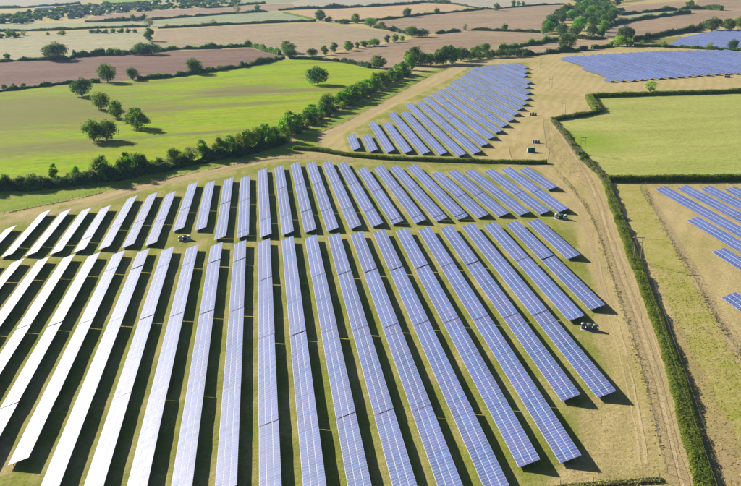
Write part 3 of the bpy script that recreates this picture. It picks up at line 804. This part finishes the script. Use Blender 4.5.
# wood at the top right
def inside(x, y, poly):
    c = False; j = len(poly)-1
    for i in range(len(poly)):
        xi, yi = poly[i]; xj, yj = poly[j]
        if (yi > y) != (yj > y) and x < (xj-xi)*(y-yi)/(yj-yi)+xi: c = not c
        j = i
    return c
wood = [G(*p) for p in [(548,34),(552,24),(560,17),(575,12),(582,6),(570,0),(575,-6),(650,-6),(620,3),(614,12),(616,19),(604,28),(606,36),(592,39),(568,37),(560,36),(556,31)]]
wp = [(v.x, v.y) for v in wood]
bx0, bx1 = min(a for a, _ in wp), max(a for a, _ in wp); by0, by1 = min(b for _, b in wp), max(b for _, b in wp)
pts = []
r2 = random.Random(3); tries = 0
while len(pts) < 120 and tries < 20000:
    tries += 1
    x, y = r2.uniform(bx0, bx1), r2.uniform(by0, by1)
    if inside(x, y, wp) and all((x-a)**2+((y-b)*.7)**2 > 12**2 for a, b in pts): pts.append((x, y))
for k, (x, y) in enumerate(sorted(pts, key=lambda a: a[1])):
    h = r2.uniform(14, 22)
    tree(r2.choice(['oak1','oak3','oak3','oak3','oak2','far2','round']), 0, 0, h, 'green tree in the dense wood at the upper right', 'trees of the wood at the upper right', w=h*r2.uniform(.85, 1.15), world=(x, y, 0))
# bushes with a place of their own
tree('bush2', 584, 161, 7, 'dark round bush below the twin pole in front of the olive pasture', w=11, cat='bush', name='bush')
tree('bush2', 577.5, 154, 3.5, 'small dark bush above the round bush beside the pasture hedge', w=5, cat='bush', name='bush')

# ------------------------------------------------------------------ hedges
HEDGE_CORE = plain('hedge_core', (.09, .13, .025), .95, var=.2)
def hedge(pts, width, height, label, leaf='hedge', size=.22, lump=.25, dens=1.0, name='hedge', smooth=True, gaps=0.0, group=None):
    L = smooth_line(pts, max(size*3, .8)) if smooth else resample(pts, max(size*3, .8))
    n = len(L); t = np.gradient(L, axis=0); t /= np.hypot(t[:, 0], t[:, 1])[:, None]+1e-9
    nr = np.stack([-t[:, 1], t[:, 0]], 1)
    hs = height*np.clip(1+wobble(n, lump, 5)+rng.normal(0, lump*.25, n), .3, 2.2)
    ws = width*.5*np.clip(1+wobble(n, lump*.7, 5), .5, 1.8)
    if gaps:
        g = wobble(n, 1.0, 9) > (1.5-gaps*2); hs[g] *= .25; ws[g] *= .5
    # dark core
    prof = [(-.8, 0), (-.82, .45), (-.45, .8), (.45, .8), (.82, .45), (.8, 0)]
    V = np.zeros((n*6, 3))
    for j, (a, b) in enumerate(prof):
        V[j::6, :2] = L + nr*(a*ws)[:, None]; V[j::6, 2] = b*hs - .05
    F = [(i*6+j, i*6+j+1, i*6+6+j+1, i*6+6+j) for i in range(n-1) for j in range(5)]
    mi = [1]*len(F)
    # end caps
    for b in (0, (n-1)*6):
        F += [(b, b+1, b+4, b+5), (b+1, b+2, b+3, b+4)]; mi += [1, 1]
    # leaves over it
    length = np.hypot(*(L[1:]-L[:-1]).T).sum()
    cnt = int(length*(2*height+width)*dens/(size*size*1.1)); cnt = max(60, min(cnt, 60000))
    u = rng.uniform(0, n-1.001, cnt); i0 = u.astype(int); f = u-i0
    an = rng.uniform(-.12, math.pi+.12, cnt)
    c = (L[i0]*(1-f)[:, None]+L[i0+1]*f[:, None]); w = ws[i0]*(1-f)+ws[i0+1]*f; h = hs[i0]*(1-f)+hs[i0+1]*f
    ca, sa = np.cos(an), np.sin(an)
    ex = np.sign(ca)*np.abs(ca)**.55; ez = np.sign(sa)*np.abs(sa)**.6
    sh = rng.uniform(.82, 1.1, cnt)
    P = np.zeros((cnt, 3)); P[:, :2] = c + nr[i0]*(ex*w*sh)[:, None]; P[:, 2] = np.maximum(.05, ez*h*sh)
    N = np.zeros((cnt, 3)); N[:, :2] = nr[i0]*ca[:, None]; N[:, 2] = np.maximum(sa, .1)
    LV, LF = leaf_quads(P, N, size, .45)
    me = mesh_np(name, np.vstack([V, LV]), np.vstack([np.array(F), LF+len(V)]), [LEAF[leaf], HEDGE_CORE], np.concatenate([mi, np.zeros(len(LF))]))
    o = obj(name, me)
    return tag(o, label, 'hedge', group)
# near hedges
hedge(BELT_HEDGE, 5.5, 4.2, 'dark undergrowth hedge below the trees of the belt at the foot of the meadow', leaf='dark', size=.42, lump=.4)
hedge(px((606,182),(612,200),(621,225),(632,255),(645,290),(660,330),(674,372),(684,410),(694,450),(703,480),(712,515)), 3.8, 1.6, 'tall dense green hedge running beside the earth track to the lower right', size=.17, lump=.17)
hedge(px((553,121),(562,131),(574,147),(588,163),(598,172),(606,182)), 3.4, 1.5, 'shaggy pale hedge between earth track and olive pasture', leaf='pale', size=.24, lump=.3)
hedge(px((607,181.5),(640,181.5),(690,181),(741,180.5),(800,180)), 3.6, 3.0, 'straight dark clipped hedge below the olive pasture', size=.26, lump=.07, smooth=False)
hedge(px((590,97.5),(620,96.5),(660,95),(700,94),(741,92.5),(800,90)), 3.6, 3.2, 'long straight clipped hedge above the olive pasture', size=.32, lump=.07, smooth=False)
hedge(px((589,97.5),(592,104),(598,112.5)), 5.5, 3.2, 'short bright hedge at the upper left corner of the pasture', size=.3, lump=.12)
hedge(px((598,113),(580,116.5),(566,118.5),(552,121)), 3.4, 2.6, 'short dark hedge stepping along the top of the pasture corner', size=.3, lump=.12)
hedge(px((294,149.5),(318,151),(345,155.5),(380,159),(420,161),(470,162.5),(515,163.5),(547,163.5)), 3.2, 2.0, 'low clipped hedge between the upper rows and the middle rows', size=.24, lump=.1)
hedge(px((560,488),(600,484.5),(640,481.5),(662,480)), 1.6, .5, 'low rough hedge line along the bottom edge at the right', leaf='weed', size=.2, lump=.3)
# field hedges farther off
far_hedges = [
    ([(-40,96),(0,91.5),(30,88),(70,83.5),(100,82.5)], 3, 3.2, 'hedge between meadow and ploughed field, left of the tall round tree', 'dark', .55, .35),
    ([(138,80),(150,78.8),(165,77.8),(190,74.5),(210,71.5),(230,69),(250,66),(270,61.5),(284,58.5)], 4, 3.4, 'hedge under the row of bushes above the bright meadow', 'dark', .5, .4),
    ([(-40,64),(0,62),(25,60.5),(60,59.5),(75,58)], 4, 3.5, 'dark hedge below the cream field at the left edge', 'dark', .6, .4),
    ([(73,57),(90,56),(105,54.5)], 5, 5, 'bushy stretch of hedge right of the big broad tree', 'dark', .6, .45),
    ([(107,54.5),(125,54),(150,53)], 5, 5.5, 'bushy hedge left of the cream field corner clump', 'dark', .6, .4),
    ([(155,52),(175,49.5),(200,49),(230,47.5),(250,47),(265,51),(280,55)], 5, 4.5, 'long bushy hedge between tan field and ploughed field', 'oak', .6, .4),
    ([(290,59),(310,59.5),(330,61),(350,63.5),(370,68)], 4, 4, 'hedge along the top right of the green meadow', 'dark', .55, .35),
    ([(-40,32.5),(0,31.5),(50,30.5),(100,28.3),(148,27)], 5, 4, 'hedge between the cream field and the pale green strip', 'dark', 1.0, .3),
    ([(158,28.5),(190,27),(220,25.2),(280,22.6),(316,21.3)], 4, 4, 'hedge between the tan field and the pale green strip', 'dark', .9, .25),
    ([(85,22.3),(120,21),(150,19.7),(200,16.2),(240,13.2),(268,11.7)], 5, 4.5, 'hedge between the pale green strip and the pink strip', 'dark', 1.1, .35),
    ([(278,10.5),(300,9.3),(340,8),(380,6),(410,4.2),(421,2.8),(450,3.5)], 7, 6, 'hedge above the orange stubble field', 'dark', 1.3, .35),
    ([(450,3.6),(484,9),(500,8.4),(535,5.6),(565,4.5)], 3, 3, 'thin hedge below the far grey green field', 'dark', 1.1, .3),
    ([(284,13),(300,16.5),(315,20)], 5, 2.5, 'short green hedge slanting to the orange field corner', 'hedge', 1.0, .25),
    ([(335,22.5),(360,21.5),(380,20),(407,17),(430,14.3),(450,12.6),(484,9.3)], 4, 4, 'hedge below the orange stubble field', 'dark', .9, .3),
    ([(375,28),(390,30),(405,33.5)], 5, 3.5, 'short hedge between tan field and pink field', 'dark', .8, .4),
    ([(436,34),(448,32.5),(460,31.3)], 4, 3.5, 'left stretch of hedge between the two pink fields', 'dark', .7, .3),
    ([(472,30.3),(500,31.2),(525,32),(540,32.8)], 4, 3.5, 'right stretch of hedge between the two pink fields', 'dark', .7, .3),
    ([(500,51),(512,48),(524,46),(540,43.5),(558,39.5)], 5, 4.5, 'hedge slanting up to the wood beside the pink field', 'oak', .6, .45),
    ([(522,56),(540,54.5),(556,52.5),(575,51),(585,50)], 6, 5, 'bushy hedge between the small pink field and the solar farm', 'dark', .6, .45),
    ([(592,49),(606,47.5),(612,46)], 4, 4, 'short bushy hedge left of the yellow green tree', 'oak', .6, .4),
    ([(634,42),(650,38.5),(661,36),(680,33),(695,31),(702,27)], 5, 5, 'bushy hedge above the olive patch beside the farthest block', 'dark', .7, .45),
    ([(634,46.5),(660,47),(690,48.5),(720,50),(741,51),(800,53)], 4, 3, 'low hedge between the two far solar blocks', 'oak', .6, .3),
    ([(604,28),(620,23.5),(644,19),(690,13)], 5, 5, 'hedge above the large pinkish field at the top right', 'dark', .9, .3),
    ([(620,15.5),(640,13),(660,11.3),(688,9)], 5, 5, 'hedge above the narrow green strip at the top right', 'dark', .9, .3),
    ([(690,9.5),(706,9.5),(722,10.5)], 9, 7, 'dense dark hedge block right of the round tree at the top right', 'dark', .9, .3),
    ([(560,38),(575,38.5),(592,39.5),(606,38.5)], 4, 4, 'hedge along the foot of the wood', 'dark', .7, .35),
    ([(-30,8.5),(20,8),(60,5.5),(80,3.5)], 6, 6, 'far hedge left of the village', 'dark', 1.6, .3),
    ([(104,4),(130,4.2),(160,1.5)], 6, 6, 'far hedge below the lime green pasture', 'dark', 1.6, .3),
    ([(205,8),(225,7),(245,5),(265,3.5)], 6, 5, 'thin far hedge above the pink strip', 'dark', 1.5, .3),
]
for p, w, h, lab, lf, sz, lp in far_hedges:
    hedge(px(*p), w, h, lab, lf, sz, lp, dens=.8)
# rows of hedge bushes that can be told apart
def bushes(pts, n, h, w, label, group, kinds=('bush2', 'bush3', 'oak3'), jit=.15):
    L = resample(px(*pts), 3); ks = np.linspace(0, len(L)-1, n)
    for k, u in enumerate(ks):
        p = L[int(u)]; s = mpp((p[0], p[1], 0))
        tree(kinds[k % len(kinds)], 0, 0, h*s*random.uniform(1-jit*2, 1+jit*2), label % ORD[k], group, w=w*s*random.uniform(1-jit, 1+jit), cat='bush', name='bush', world=(p[0]+random.uniform(-1, 1), p[1]+random.uniform(-2, 2), 0))
bushes([(150,78.5),(165,77.5),(180,76)], 4, 5.5, 9, '%s bush from the left between the two dark trees of the meadow hedge', 'bushes of the meadow hedge, left stretch')
bushes([(208,72),(225,69.5),(245,66.5),(262,63),(276,60)], 8, 5.5, 9, '%s bush from the left in the hedge rising to the ploughed field tip', 'bushes of the meadow hedge, right stretch')
bushes([(4,89.5),(14,88.5),(24,87)], 3, 5, 7, '%s bush from the left edge in the meadow hedge', 'bushes of the meadow hedge at the left edge')
bushes([(92,33),(107,33),(122,32.5),(136,32.5)], 7, 4, 7, '%s bush from the left in the short row at the top of the cream field', 'bushes at the top of the cream field', ('far1', 'far2', 'far2'))
bushes([(-6,38),(6,38),(16,37)], 4, 6, 9, '%s dark tree from the left edge in the clump beside the cream field', 'dark trees at the left edge of the cream field', ('far2', 'far2', 'far1'))
bushes([(76,57),(84,56.5),(92,56),(100,55.2)], 4, 6, 7, '%s round bush from the big broad tree along the cream field', 'round bushes along the cream field', ('far2', 'far1'))
bushes([(110,55),(118,55),(127,54.5),(133,54.5)], 4, 6, 8, '%s bush counted towards the dark clump at the cream field corner', 'bushes beside the cream field corner', ('far2', 'far1'))
bushes([(544,34),(549,30),(553,25),(557,20),(561,17)], 6, 9, 9, '%s tree counted uphill on the pointed left edge of the wood', 'trees on the left edge of the wood', ('oak1', 'oak2', 'oak3'))

# ------------------------------------------------------------------ village far off
M_WALL = [plain('render_white', (.72, .70, .66), .8, var=.06), plain('brick_red', (.34, .19, .14), .85, var=.15), plain('stone_buff', (.48, .40, .30), .85, var=.12)]
M_ROOF = [plain('slate_grey', (.17, .18, .20), .7, var=.15), plain('tile_red', (.33, .15, .10), .8, var=.15), plain('sheet_white', (.75, .77, .80), .5, var=.05)]
M_PANE = plain('window_pane', (.03, .035, .04), .15, var=.1)
def house_protos(w, d, h, rh, wm, rm):
    wb = MB()
    wb.box(-w/2, w/2, -d/2, d/2, 0, h)
    for sx in (-w/2, w/2):
        n = len(wb.v); wb.v += [(sx, -d/2, h), (sx, d/2, h), (sx, .05, h+rh), (sx, -.05, h+rh)]; wb.f.append((n, n+1, n+2, n+3)); wb.m.append(0)
    rb = MB(); o = .4
    for s in (-1, 1):
        a = [(-w/2-o, s*(d/2+o), h-.25), (w/2+o, s*(d/2+o), h-.25), (w/2+o, 0, h+rh), (-w/2-o, 0, h+rh)]
        rb.quad(*(a if s < 0 else a[::-1])); b = [(x, y, z+.2) for x, y, z in a]; rb.quad(*(b if s < 0 else b[::-1]))
        rb.quad(a[0], a[1], b[1], b[0])
        rb.quad(a[0], b[0], b[3], a[3]); rb.quad(a[1], a[2], b[2], b[1])
    cb = MB(); cb.box(w*.3-.4, w*.3+.4, -.4, .4, h+rh*.5, h+rh+1.0)
    pb = MB()
    for s in (-1, 1):
        for z in ((1.0, 3.7) if h > 4.5 else (1.0,)):
            for x in (-w*.3, 0, w*.3): pb.box(x-.55, x+.55, s*(d/2+.03)-.04, s*(d/2+.03)+.04, z, z+1.25)
    return wb.mesh('wall', [wm]), rb.mesh('roof', [rm]), cb.mesh('chimney', [wm]), pb.mesh('windows', [M_PANE])
HP = [house_protos(11, 8, 5.2, 3.2, M_WALL[0], M_ROOF[0]), house_protos(10, 7.5, 5.2, 3.0, M_WALL[1], M_ROOF[1]), house_protos(13, 8, 5.4, 3.4, M_WALL[2], M_ROOF[0]), house_protos(10, 8, 5.0, 3.2, M_WALL[0], M_ROOF[1])]
HN = ['white walled house with a grey roof in the far village', 'red brick house with a red roof in the far village', 'buff stone house with a grey roof in the far village', 'white walled house with a red roof in the far village']
BARN = house_protos(48, 20, 6, 3.0, M_WALL[0], M_ROOF[2])
def house(k, p, rz, label=None, group=None, s=1.0, pr=None):
    w, r, c, pn = pr or HP[k]
    root = empty('house' if pr is None else 'barn', (p[0], p[1], 0), rz); root.scale = (s, s, s)
    tag(root, label or HN[k], 'house' if pr is None else 'barn', group or 'village houses: '+HN[k].split(' in the')[0])
    obj('wall', w, root); ro = obj('roof', r, root); obj('windows', pn, root)
    if pr is None: obj('chimney', c, ro)
r3 = random.Random(11)
band = [((-10, 17), (-10, 25)), ((20, 15), (20, 24)), ((45, 11), (45, 21)), ((70, 7), (70, 20)), ((95, 5), (95, 16)), ((125, 5), (125, 13)), ((150, 4), (150, 11)), ((180, 1), (180, 9)), ((205, 0), (205, 8)), ((240, -2), (240, 4))]
def band_pt():
    u = r3.uniform(0, len(band)-1.001); i = int(u); f = u-i; v = r3.random()
    (a, b), (c, d) = band[i], band[i+1]
    return (a[0]*(1-f)+c[0]*f, (a[1]*(1-v)+b[1]*v)*(1-f)+(c[1]*(1-v)+d[1]*v)*f)
hs = []
for k in range(56):
    x, y = band_pt()
    if k < 26: x, y = r3.uniform(70, 152), None
    if y is None:
        yy = np.interp(x, [70, 95, 125, 152], [12, 9.5, 9, 8]); y = yy+r3.uniform(-3.5, 3.5)
    hs.append((x, y)); house(r3.choice([0, 0, 1, 2, 3]), G(x, y), r3.uniform(-.5, .5)+r3.choice([0, 1.57]), s=r3.uniform(.95, 1.3))
house(0, G(45, 9.5), .1, 'long white roofed barn left of the village', 'none', pr=BARN)
house(0, G(93, 6.0), .15, 'white roofed barn standing above the village', 'none', s=.8, pr=BARN)
house(0, G(605+14.5, 14.5), .4, 'small white walled house with a grey roof beside the wood', 'none', s=1.4)
house(0, G(5, 21.5), .1, 'white roofed barn at the left edge of the village', 'none', s=.7, pr=BARN)
for o in scene.objects:
    if o.get('group') == 'none': del o['group']
VV = []; VF = []; VM = []; nv = 0
PR = []
for sd in range(4):
    me_ = crown_mesh('crown_small', 11, 10, .3, 10, 300, 1.25, LEAF['oak'], seed=40+sd)
    co = np.zeros(len(me_.vertices)*3, np.float32); me_.vertices.foreach_get('co', co); PR.append(co.reshape(-1, 3)); bpy.data.meshes.remove(me_)
for k in range(430):
    x, y = band_pt(); p = G(x, y); h = r3.uniform(6, 12)/10; w_ = h*r3.uniform(1.1, 1.9)
    V_ = PR[k % 4]*np.array([w_, w_, h])+np.array([p.x, p.y, 0]); VV.append(V_)
    VF.append(np.arange(len(V_)).reshape(-1, 4)+nv); nv += len(V_); VM += [k % 3]*(len(V_)//4)
tag(obj('village_trees', mesh_np('village_trees', np.vstack(VV), np.vstack(VF), [LEAF['dark'], LEAF['oak'], LEAF['hedge']], VM)), 'mass of blue green trees among the houses of the far village', kind='stuff')

# ------------------------------------------------------------------ power line
M_WOOD = plain('weathered_pole', (.30, .25, .19), .85, var=.2, scale=4)
M_CERAMIC = plain('insulator', (.35, .30, .27), .3, var=.05)
M_WIRE = plain('aluminium_wire', (.55, .55, .55), .4, .8, .5, .05)
poles = [G(541.5, 68), G(550.5, 88), G(563.5, 114), G(582.5, 154), G(637, 262)]
d = (poles[4]-poles[3]); q_ = G(697, 402, 9.0); q_.z = 0; d = q_-poles[4]; poles.append(poles[4]+d.normalized()*170)
PH = 9.4
arms = []
plabels = ['farthest twin wooden power pole, near the top of the dry field', 'second farthest twin power pole in the dry field', 'twin power pole behind the pasture corner', 'twin power pole at the left edge of the olive pasture', 'nearest twin power pole beside the tall hedge', None]
for k, p in enumerate(poles):
    a = poles[max(0, k-1)]; b = poles[min(len(poles)-1, k+1)]
    dr = (b-a); rz = math.atan2(-dr.x, dr.y)
    side = Vector((math.cos(rz), math.sin(rz), 0))
    arms.append([p+side*s+Vector((0, 0, PH+.45)) for s in (-1.7, 0, 1.7)])
    if plabels[k] is None: continue
    root = empty('power_pole', p, rz); tag(root, plabels[k], 'power pole', 'twin wooden power poles')
    for s in (-1.2, 1.2):
        mb = MB(); mb.tube([(s, 0, -.5), (s, 0, PH)], [.15, .11], 6); mb.build('pole', M_WOOD, root)
    mb = MB(); mb.box(-2.1, 2.1, -.09, .09, PH-.35, PH-.1); mb.box(-1.2, 1.2, -.16, -.1, PH-2.2, PH-2.0); mb.build('cross_arm', M_WOOD, root)
    for s in (-1.7, 0, 1.7):
        mb = MB(); mb.tube([(s, 0, PH-.1), (s, 0, PH+.15), (s, 0, PH+.4)], [.05, .1, .06], 6); mb.build('insulator', M_CERAMIC, root)
spans = ['farthest', 'second farthest', 'middle', 'fourth', 'nearest']
for k in range(len(poles)-1):
    for j in range(3):
        A, B = arms[k][j], arms[k+1][j]; mb = MB()
        mb.tube([A.lerp(B, t)-Vector((0, 0, 1.6*4*t*(1-t))) for t in np.linspace(0, 1, 15)], .010, 4)
        o = mb.build('power_cable', M_WIRE)
        tag(o, '%s overhead cable of the %s span of the pole line' % (['left', 'middle', 'right'][j], spans[k]), 'cable', 'overhead cables')

# ------------------------------------------------------------------ fences
M_POST = plain('fence_post', (.22, .18, .13), .85, var=.2, scale=4)
M_MESHWIRE = plain('fence_wire', (.12, .12, .11), .6, .2, .4, .1)
def fence(pts, label, h=1.9, step=3.5):
    L = smooth_line(pts, step); n = len(L)
    root = empty('fence', (L[0][0], L[0][1], 0)); tag(root, label, 'fence')
    o = Vector((L[0][0], L[0][1], 0)); pb = MB(); wb = MB()
    for i, p in enumerate(L):
        x, y = p[0]-o.x, p[1]-o.y; pb.box(x-.045, x+.045, y-.045, y+.045, -.2, h+random.uniform(-.05, .1))
    for z in np.linspace(.15, h-.1, 8):
        wb.tube([(p[0]-o.x, p[1]-o.y, z) for p in L], .007, 4, cap=False)
    for i in range(n-1):                       # stays of the netting
        for t in (.2, .4, .6, .8):
            x = L[i][0]*(1-t)+L[i+1][0]*t-o.x; y = L[i][1]*(1-t)+L[i+1][1]*t-o.y
            wb.box(x-.006, x+.006, y-.006, y+.006, .15, h-.1)
    tag(pb.build('posts', M_POST, root), kind='stuff'); tag(wb.build('netting', M_MESHWIRE, root), kind='stuff')
fence(px((-40,225),(0,214),(40,205.5),(72,199.5),(110,190.5),(150,182),(200,171),(240,163),(275,158),(300,158.5),(340,160),(380,163),(440,165),(520,166)), 'site fence along the green verge above the upper rows')
fence(px((319,147),(318,133),(345,122),(390,98),(430,76),(455,66.5)), 'site fence beside the middle rows below the tree belt')
fence(px((543,118),(544,130),(547,148)), 'short fence right of the middle rows')
fence(px((560,178),(578,198),(593,222),(605,255),(617,292),(630,330),(642,370),(652,410),(660,450),(664,478),(610,483.5),(560,488)), 'site fence between the near rows and the earth track')
fence(px((741,188.5),(690,187),(642,186.5),(655,212),(672,243),(692,275),(716,318),(745,362)), 'site fence round the right hand block')
fence(px((512,162),(512,147.5),(547,148),(548,162)), 'fence round the green cabin compound', 1.8)

# ------------------------------------------------------------------ weeds and tufts
def tufts(name, centers, size, leaf, label, h=1.0):
    C = np.array(centers); n = len(C)
    a = rng.uniform(0, 6.28, n); s = size*rng.uniform(.5, 1.4, n); hh = s*h*rng.uniform(.25, .7, n)
    dx, dy = np.cos(a)*s*.5, np.sin(a)*s*.5; lx, ly = -np.sin(a)*s*rng.uniform(.3, .9, n), np.cos(a)*s*rng.uniform(.3, .9, n)
    V = np.zeros((n, 4, 3))
    V[:, 0] = np.stack([C[:, 0]-dx, C[:, 1]-dy, np.zeros(n)-.02], 1); V[:, 1] = np.stack([C[:, 0]+dx, C[:, 1]+dy, np.zeros(n)-.02], 1)
    V[:, 2] = np.stack([C[:, 0]+dx*1.2+lx, C[:, 1]+dy*1.2+ly, hh], 1); V[:, 3] = np.stack([C[:, 0]-dx*1.2+lx, C[:, 1]-dy*1.2+ly, hh*.9], 1)
    o = obj(name, mesh_np(name, V.reshape(-1, 3), np.arange(4*n).reshape(n, 4), [LEAF[leaf]]))
    return tag(o, label, kind='stuff')
def along(pts, n, w, clump=True):
    L = smooth_line(pts, 1.0); u = rng.uniform(0, len(L)-1, n)
    if clump:
        m_ = wobble(len(L), 1.0, 6); keep = m_[u.astype(int)] > rng.normal(-.2, .6, n); u = u[keep]
    P = L[u.astype(int)]
    return P + rng.normal(0, w*.4, P.shape)
wline = px((552,166),(566,180),(582,200),(594,222),(605,255),(617,292),(630,330),(642,370),(652,410),(660,450),(664,480))
tufts('weeds', along(wline, 2600, 1.3), .36, 'weed', 'straggling weeds along the site fence beside the earth track')
tufts('weeds', along(px((-20,219),(40,206),(72,200),(110,191),(150,182.5),(200,171.5),(240,163.5),(280,158)), 3000, .8), .4, 'weed', 'weeds along the fence above the upper rows')
tufts('weeds', along(px((318,133),(345,122),(390,98),(430,76),(452,67)), 2600, .8), .45, 'weed', 'weeds along the fence beside the middle rows')
tufts('weeds', along(px((645,188),(655,212),(672,243),(692,275),(716,318),(745,362)), 1700, 2.0), .36, 'weed', 'rough weeds along the right hand fence')
def scatter(poly, n):
    P = [(v.x, v.y) for v in px(*poly)]
    x0, x1 = min(a for a, _ in P), max(a for a, _ in P); y0, y1 = min(b for _, b in P), max(b for _, b in P)
    out = []
    while len(out) < n:
        x, y = random.uniform(x0, x1), random.uniform(y0, y1)
        if inside(x, y, P): out.append((x, y))
    return np.array(out)
tufts('weeds', along(px((560,488),(600,484.5),(640,482),(664,480)), 2500, 1.2), .35, 'weed', 'weeds along the bottom fence')

tufts('weeds', scatter([(668,322),(678,318),(700,362),(741,436),(741,486),(716,486),(695,425)], 1300), .34, 'straw', 'dry tufts of the scrub in the lower right corner', .5)
tufts('weeds', scatter([(640,250),(652,262),(695,285),(741,362),(741,420),(700,360),(668,312)], 1500), .3, 'weed', 'short grass tufts right of the tall hedge', .45)
tufts('weeds', scatter([(547,122),(556,130),(588,168),(598,188),(585,188),(560,168),(549,150)], 1500), .4, 'straw', 'dry tussocks on the corner beside the pasture hedge', .45)
tufts('weeds', scatter([(560,410),(600,400),(650,430),(660,476),(600,480),(565,482)], 1500), .22, 'straw', 'short dry stubble on the bare corner beyond the near rows', .35)

# ------------------------------------------------------------------ electrical cabins
M_GREEN = plain('cabin_green', (.03, .17, .10), .5, var=.08)
M_WHITE = plain('cabinet_white', (.55, .57, .56), .45, var=.05)
M_GREY = plain('transformer_grey', (.25, .27, .27), .5, .2, .5, .1)
M_DARK = plain('dark_vent', (.03, .032, .035), .6, var=.1)
M_CONC = plain('concrete', (.42, .40, .36), .9, var=.15, scale=2)
def station(p, rz, body, label, inverter=M_WHITE, s=1.0):
    root = empty('transformer_station', p, rz); root.scale = (s, s, s); tag(root, label, 'transformer')
    mb = MB(); mb.box(-3.2, 3.2, -1.7, 1.7, -.1, .25); mb.build('concrete_pad', M_CONC, root)
    mb = MB(); mb.box(-1.1, 1.0, -.8, .8, .25, 2.0); mb.box(-1.2, 1.1, -.9, .9, 2.0, 2.1); t = mb.build('transformer_tank', body, root)
    for k in range(7):
        for sy in (-1, 1):
            mb = MB(); mb.box(-.95+k*.29, -.88+k*.29, min(sy*.8, sy*1.35), max(sy*.8, sy*1.35), .5, 1.8); mb.build('radiator_fin', body, t)
    for x in (-.6, 0, .6):
        mb = MB(); mb.tube([(x, 0, 2.1), (x, 0, 2.4), (x, 0, 2.75)], [.12, .08, .05], 6); mb.build('bushing', M_CERAMIC, t)
    mb = MB(); mb.tube([(-.9, .55, 2.5), (.9, .55, 2.5)], .22, 6); mb.build('oil_drum', body, t)
    for x0, x1, hh in ((-3.0, -1.5, 2.3), (1.4, 3.0, 2.2)):
        mb = MB(); mb.box(x0, x1, -.7, .7, .25, hh); c = mb.build('inverter_cabinet', inverter, root)
        mb = MB(); mb.box(x0-.08, x1+.08, -.78, .78, hh, hh+.1); mb.build('cabinet_roof', inverter, c)
        for k in range(2):
            xa = x0+.08+k*(x1-x0-.1)/2; mb = MB(); mb.box(xa, xa+(x1-x0-.26)/2, -.74, -.7, .4, hh-.15); mb.build('door', inverter, c)
            mb = MB(); mb.box(xa+.1, xa+(x1-x0-.26)/2-.1, -.76, -.742, 1.5, 1.9); mb.build('vent', M_DARK, c)
station(G(185, 240.5), .05, M_GREY, 'dark transformer with pale cabinets in the gap between near and upper rows', s=.8)
station(G(561, 219), -.5, M_GREEN, 'green transformer station at the right end of the gap between near and upper rows', s=.85)
station(G(589, 329.5), -.45, M_GREY, 'grey open transformer station beside the near rows and the earth track', M_GREY, .75)
station(G(533, 115.5), -.2, M_GREY, 'dark transformer right of the middle rows', M_GREY, .8)
station(G(536, 143), -.2, M_GREY, 'small dark transformer behind the green cabin', M_GREY, .7)
station(G(727, 77.5), -.2, M_GREY, 'small dark transformer at the near ends of the far block', M_GREY, .8)
root = empty('cabin', G(531, 152), -.1); root.scale = (.8, .8, .8); tag(root, 'small green cabin with a white end in its own fenced compound', 'cabin')
mb = MB(); mb.box(-3.0, 3.0, -1.4, 1.4, 0, .2); mb.build('plinth', M_CONC, root)
mb = MB(); mb.box(-2.2, 2.7, -1.2, 1.2, .2, 2.7); w = mb.build('wall', M_GREEN, root)
mb = MB(); mb.box(-2.7, -2.203, -1.2, 1.2, .2, 2.7); mb.build('end_panel', M_WHITE, root)
mb = MB(); mb.box(-2.95, 2.95, -1.45, 1.45, 2.7, 2.85); mb.box(-2.7, 2.7, -1.1, 1.1, 2.85, 2.95); mb.build('roof', M_GREEN, root)
for x in (-1.4, -.4, 1.2):
    mb = MB(); mb.box(x, x+.9, -1.25, -1.2, .3, 2.3); dd = mb.build('door', M_GREEN, w); mb = MB(); mb.box(x+.2, x+.7, -1.27, -1.252, 1.6, 2.0); mb.build('vent', M_DARK, dd)

# ------------------------------------------------------------------ haze
hz = MB(); hz.box(-4700, 4700, -1100, 8400, -1.5, 112)
t = NT('haze'); t.n.remove(t.b)
pv = t.n.new('ShaderNodeVolumePrincipled')
pv.inputs['Color'].default_value = (.42, .68, 1.0, 1); pv.inputs['Density'].default_value = 0.000052
pv.inputs['Anisotropy'].default_value = 0.2
t.l.new(pv.outputs[0], t.out.inputs['Volume'])
tag(hz.build('haze', t.mat), 'thin bluish summer haze over the fields', kind='stuff')
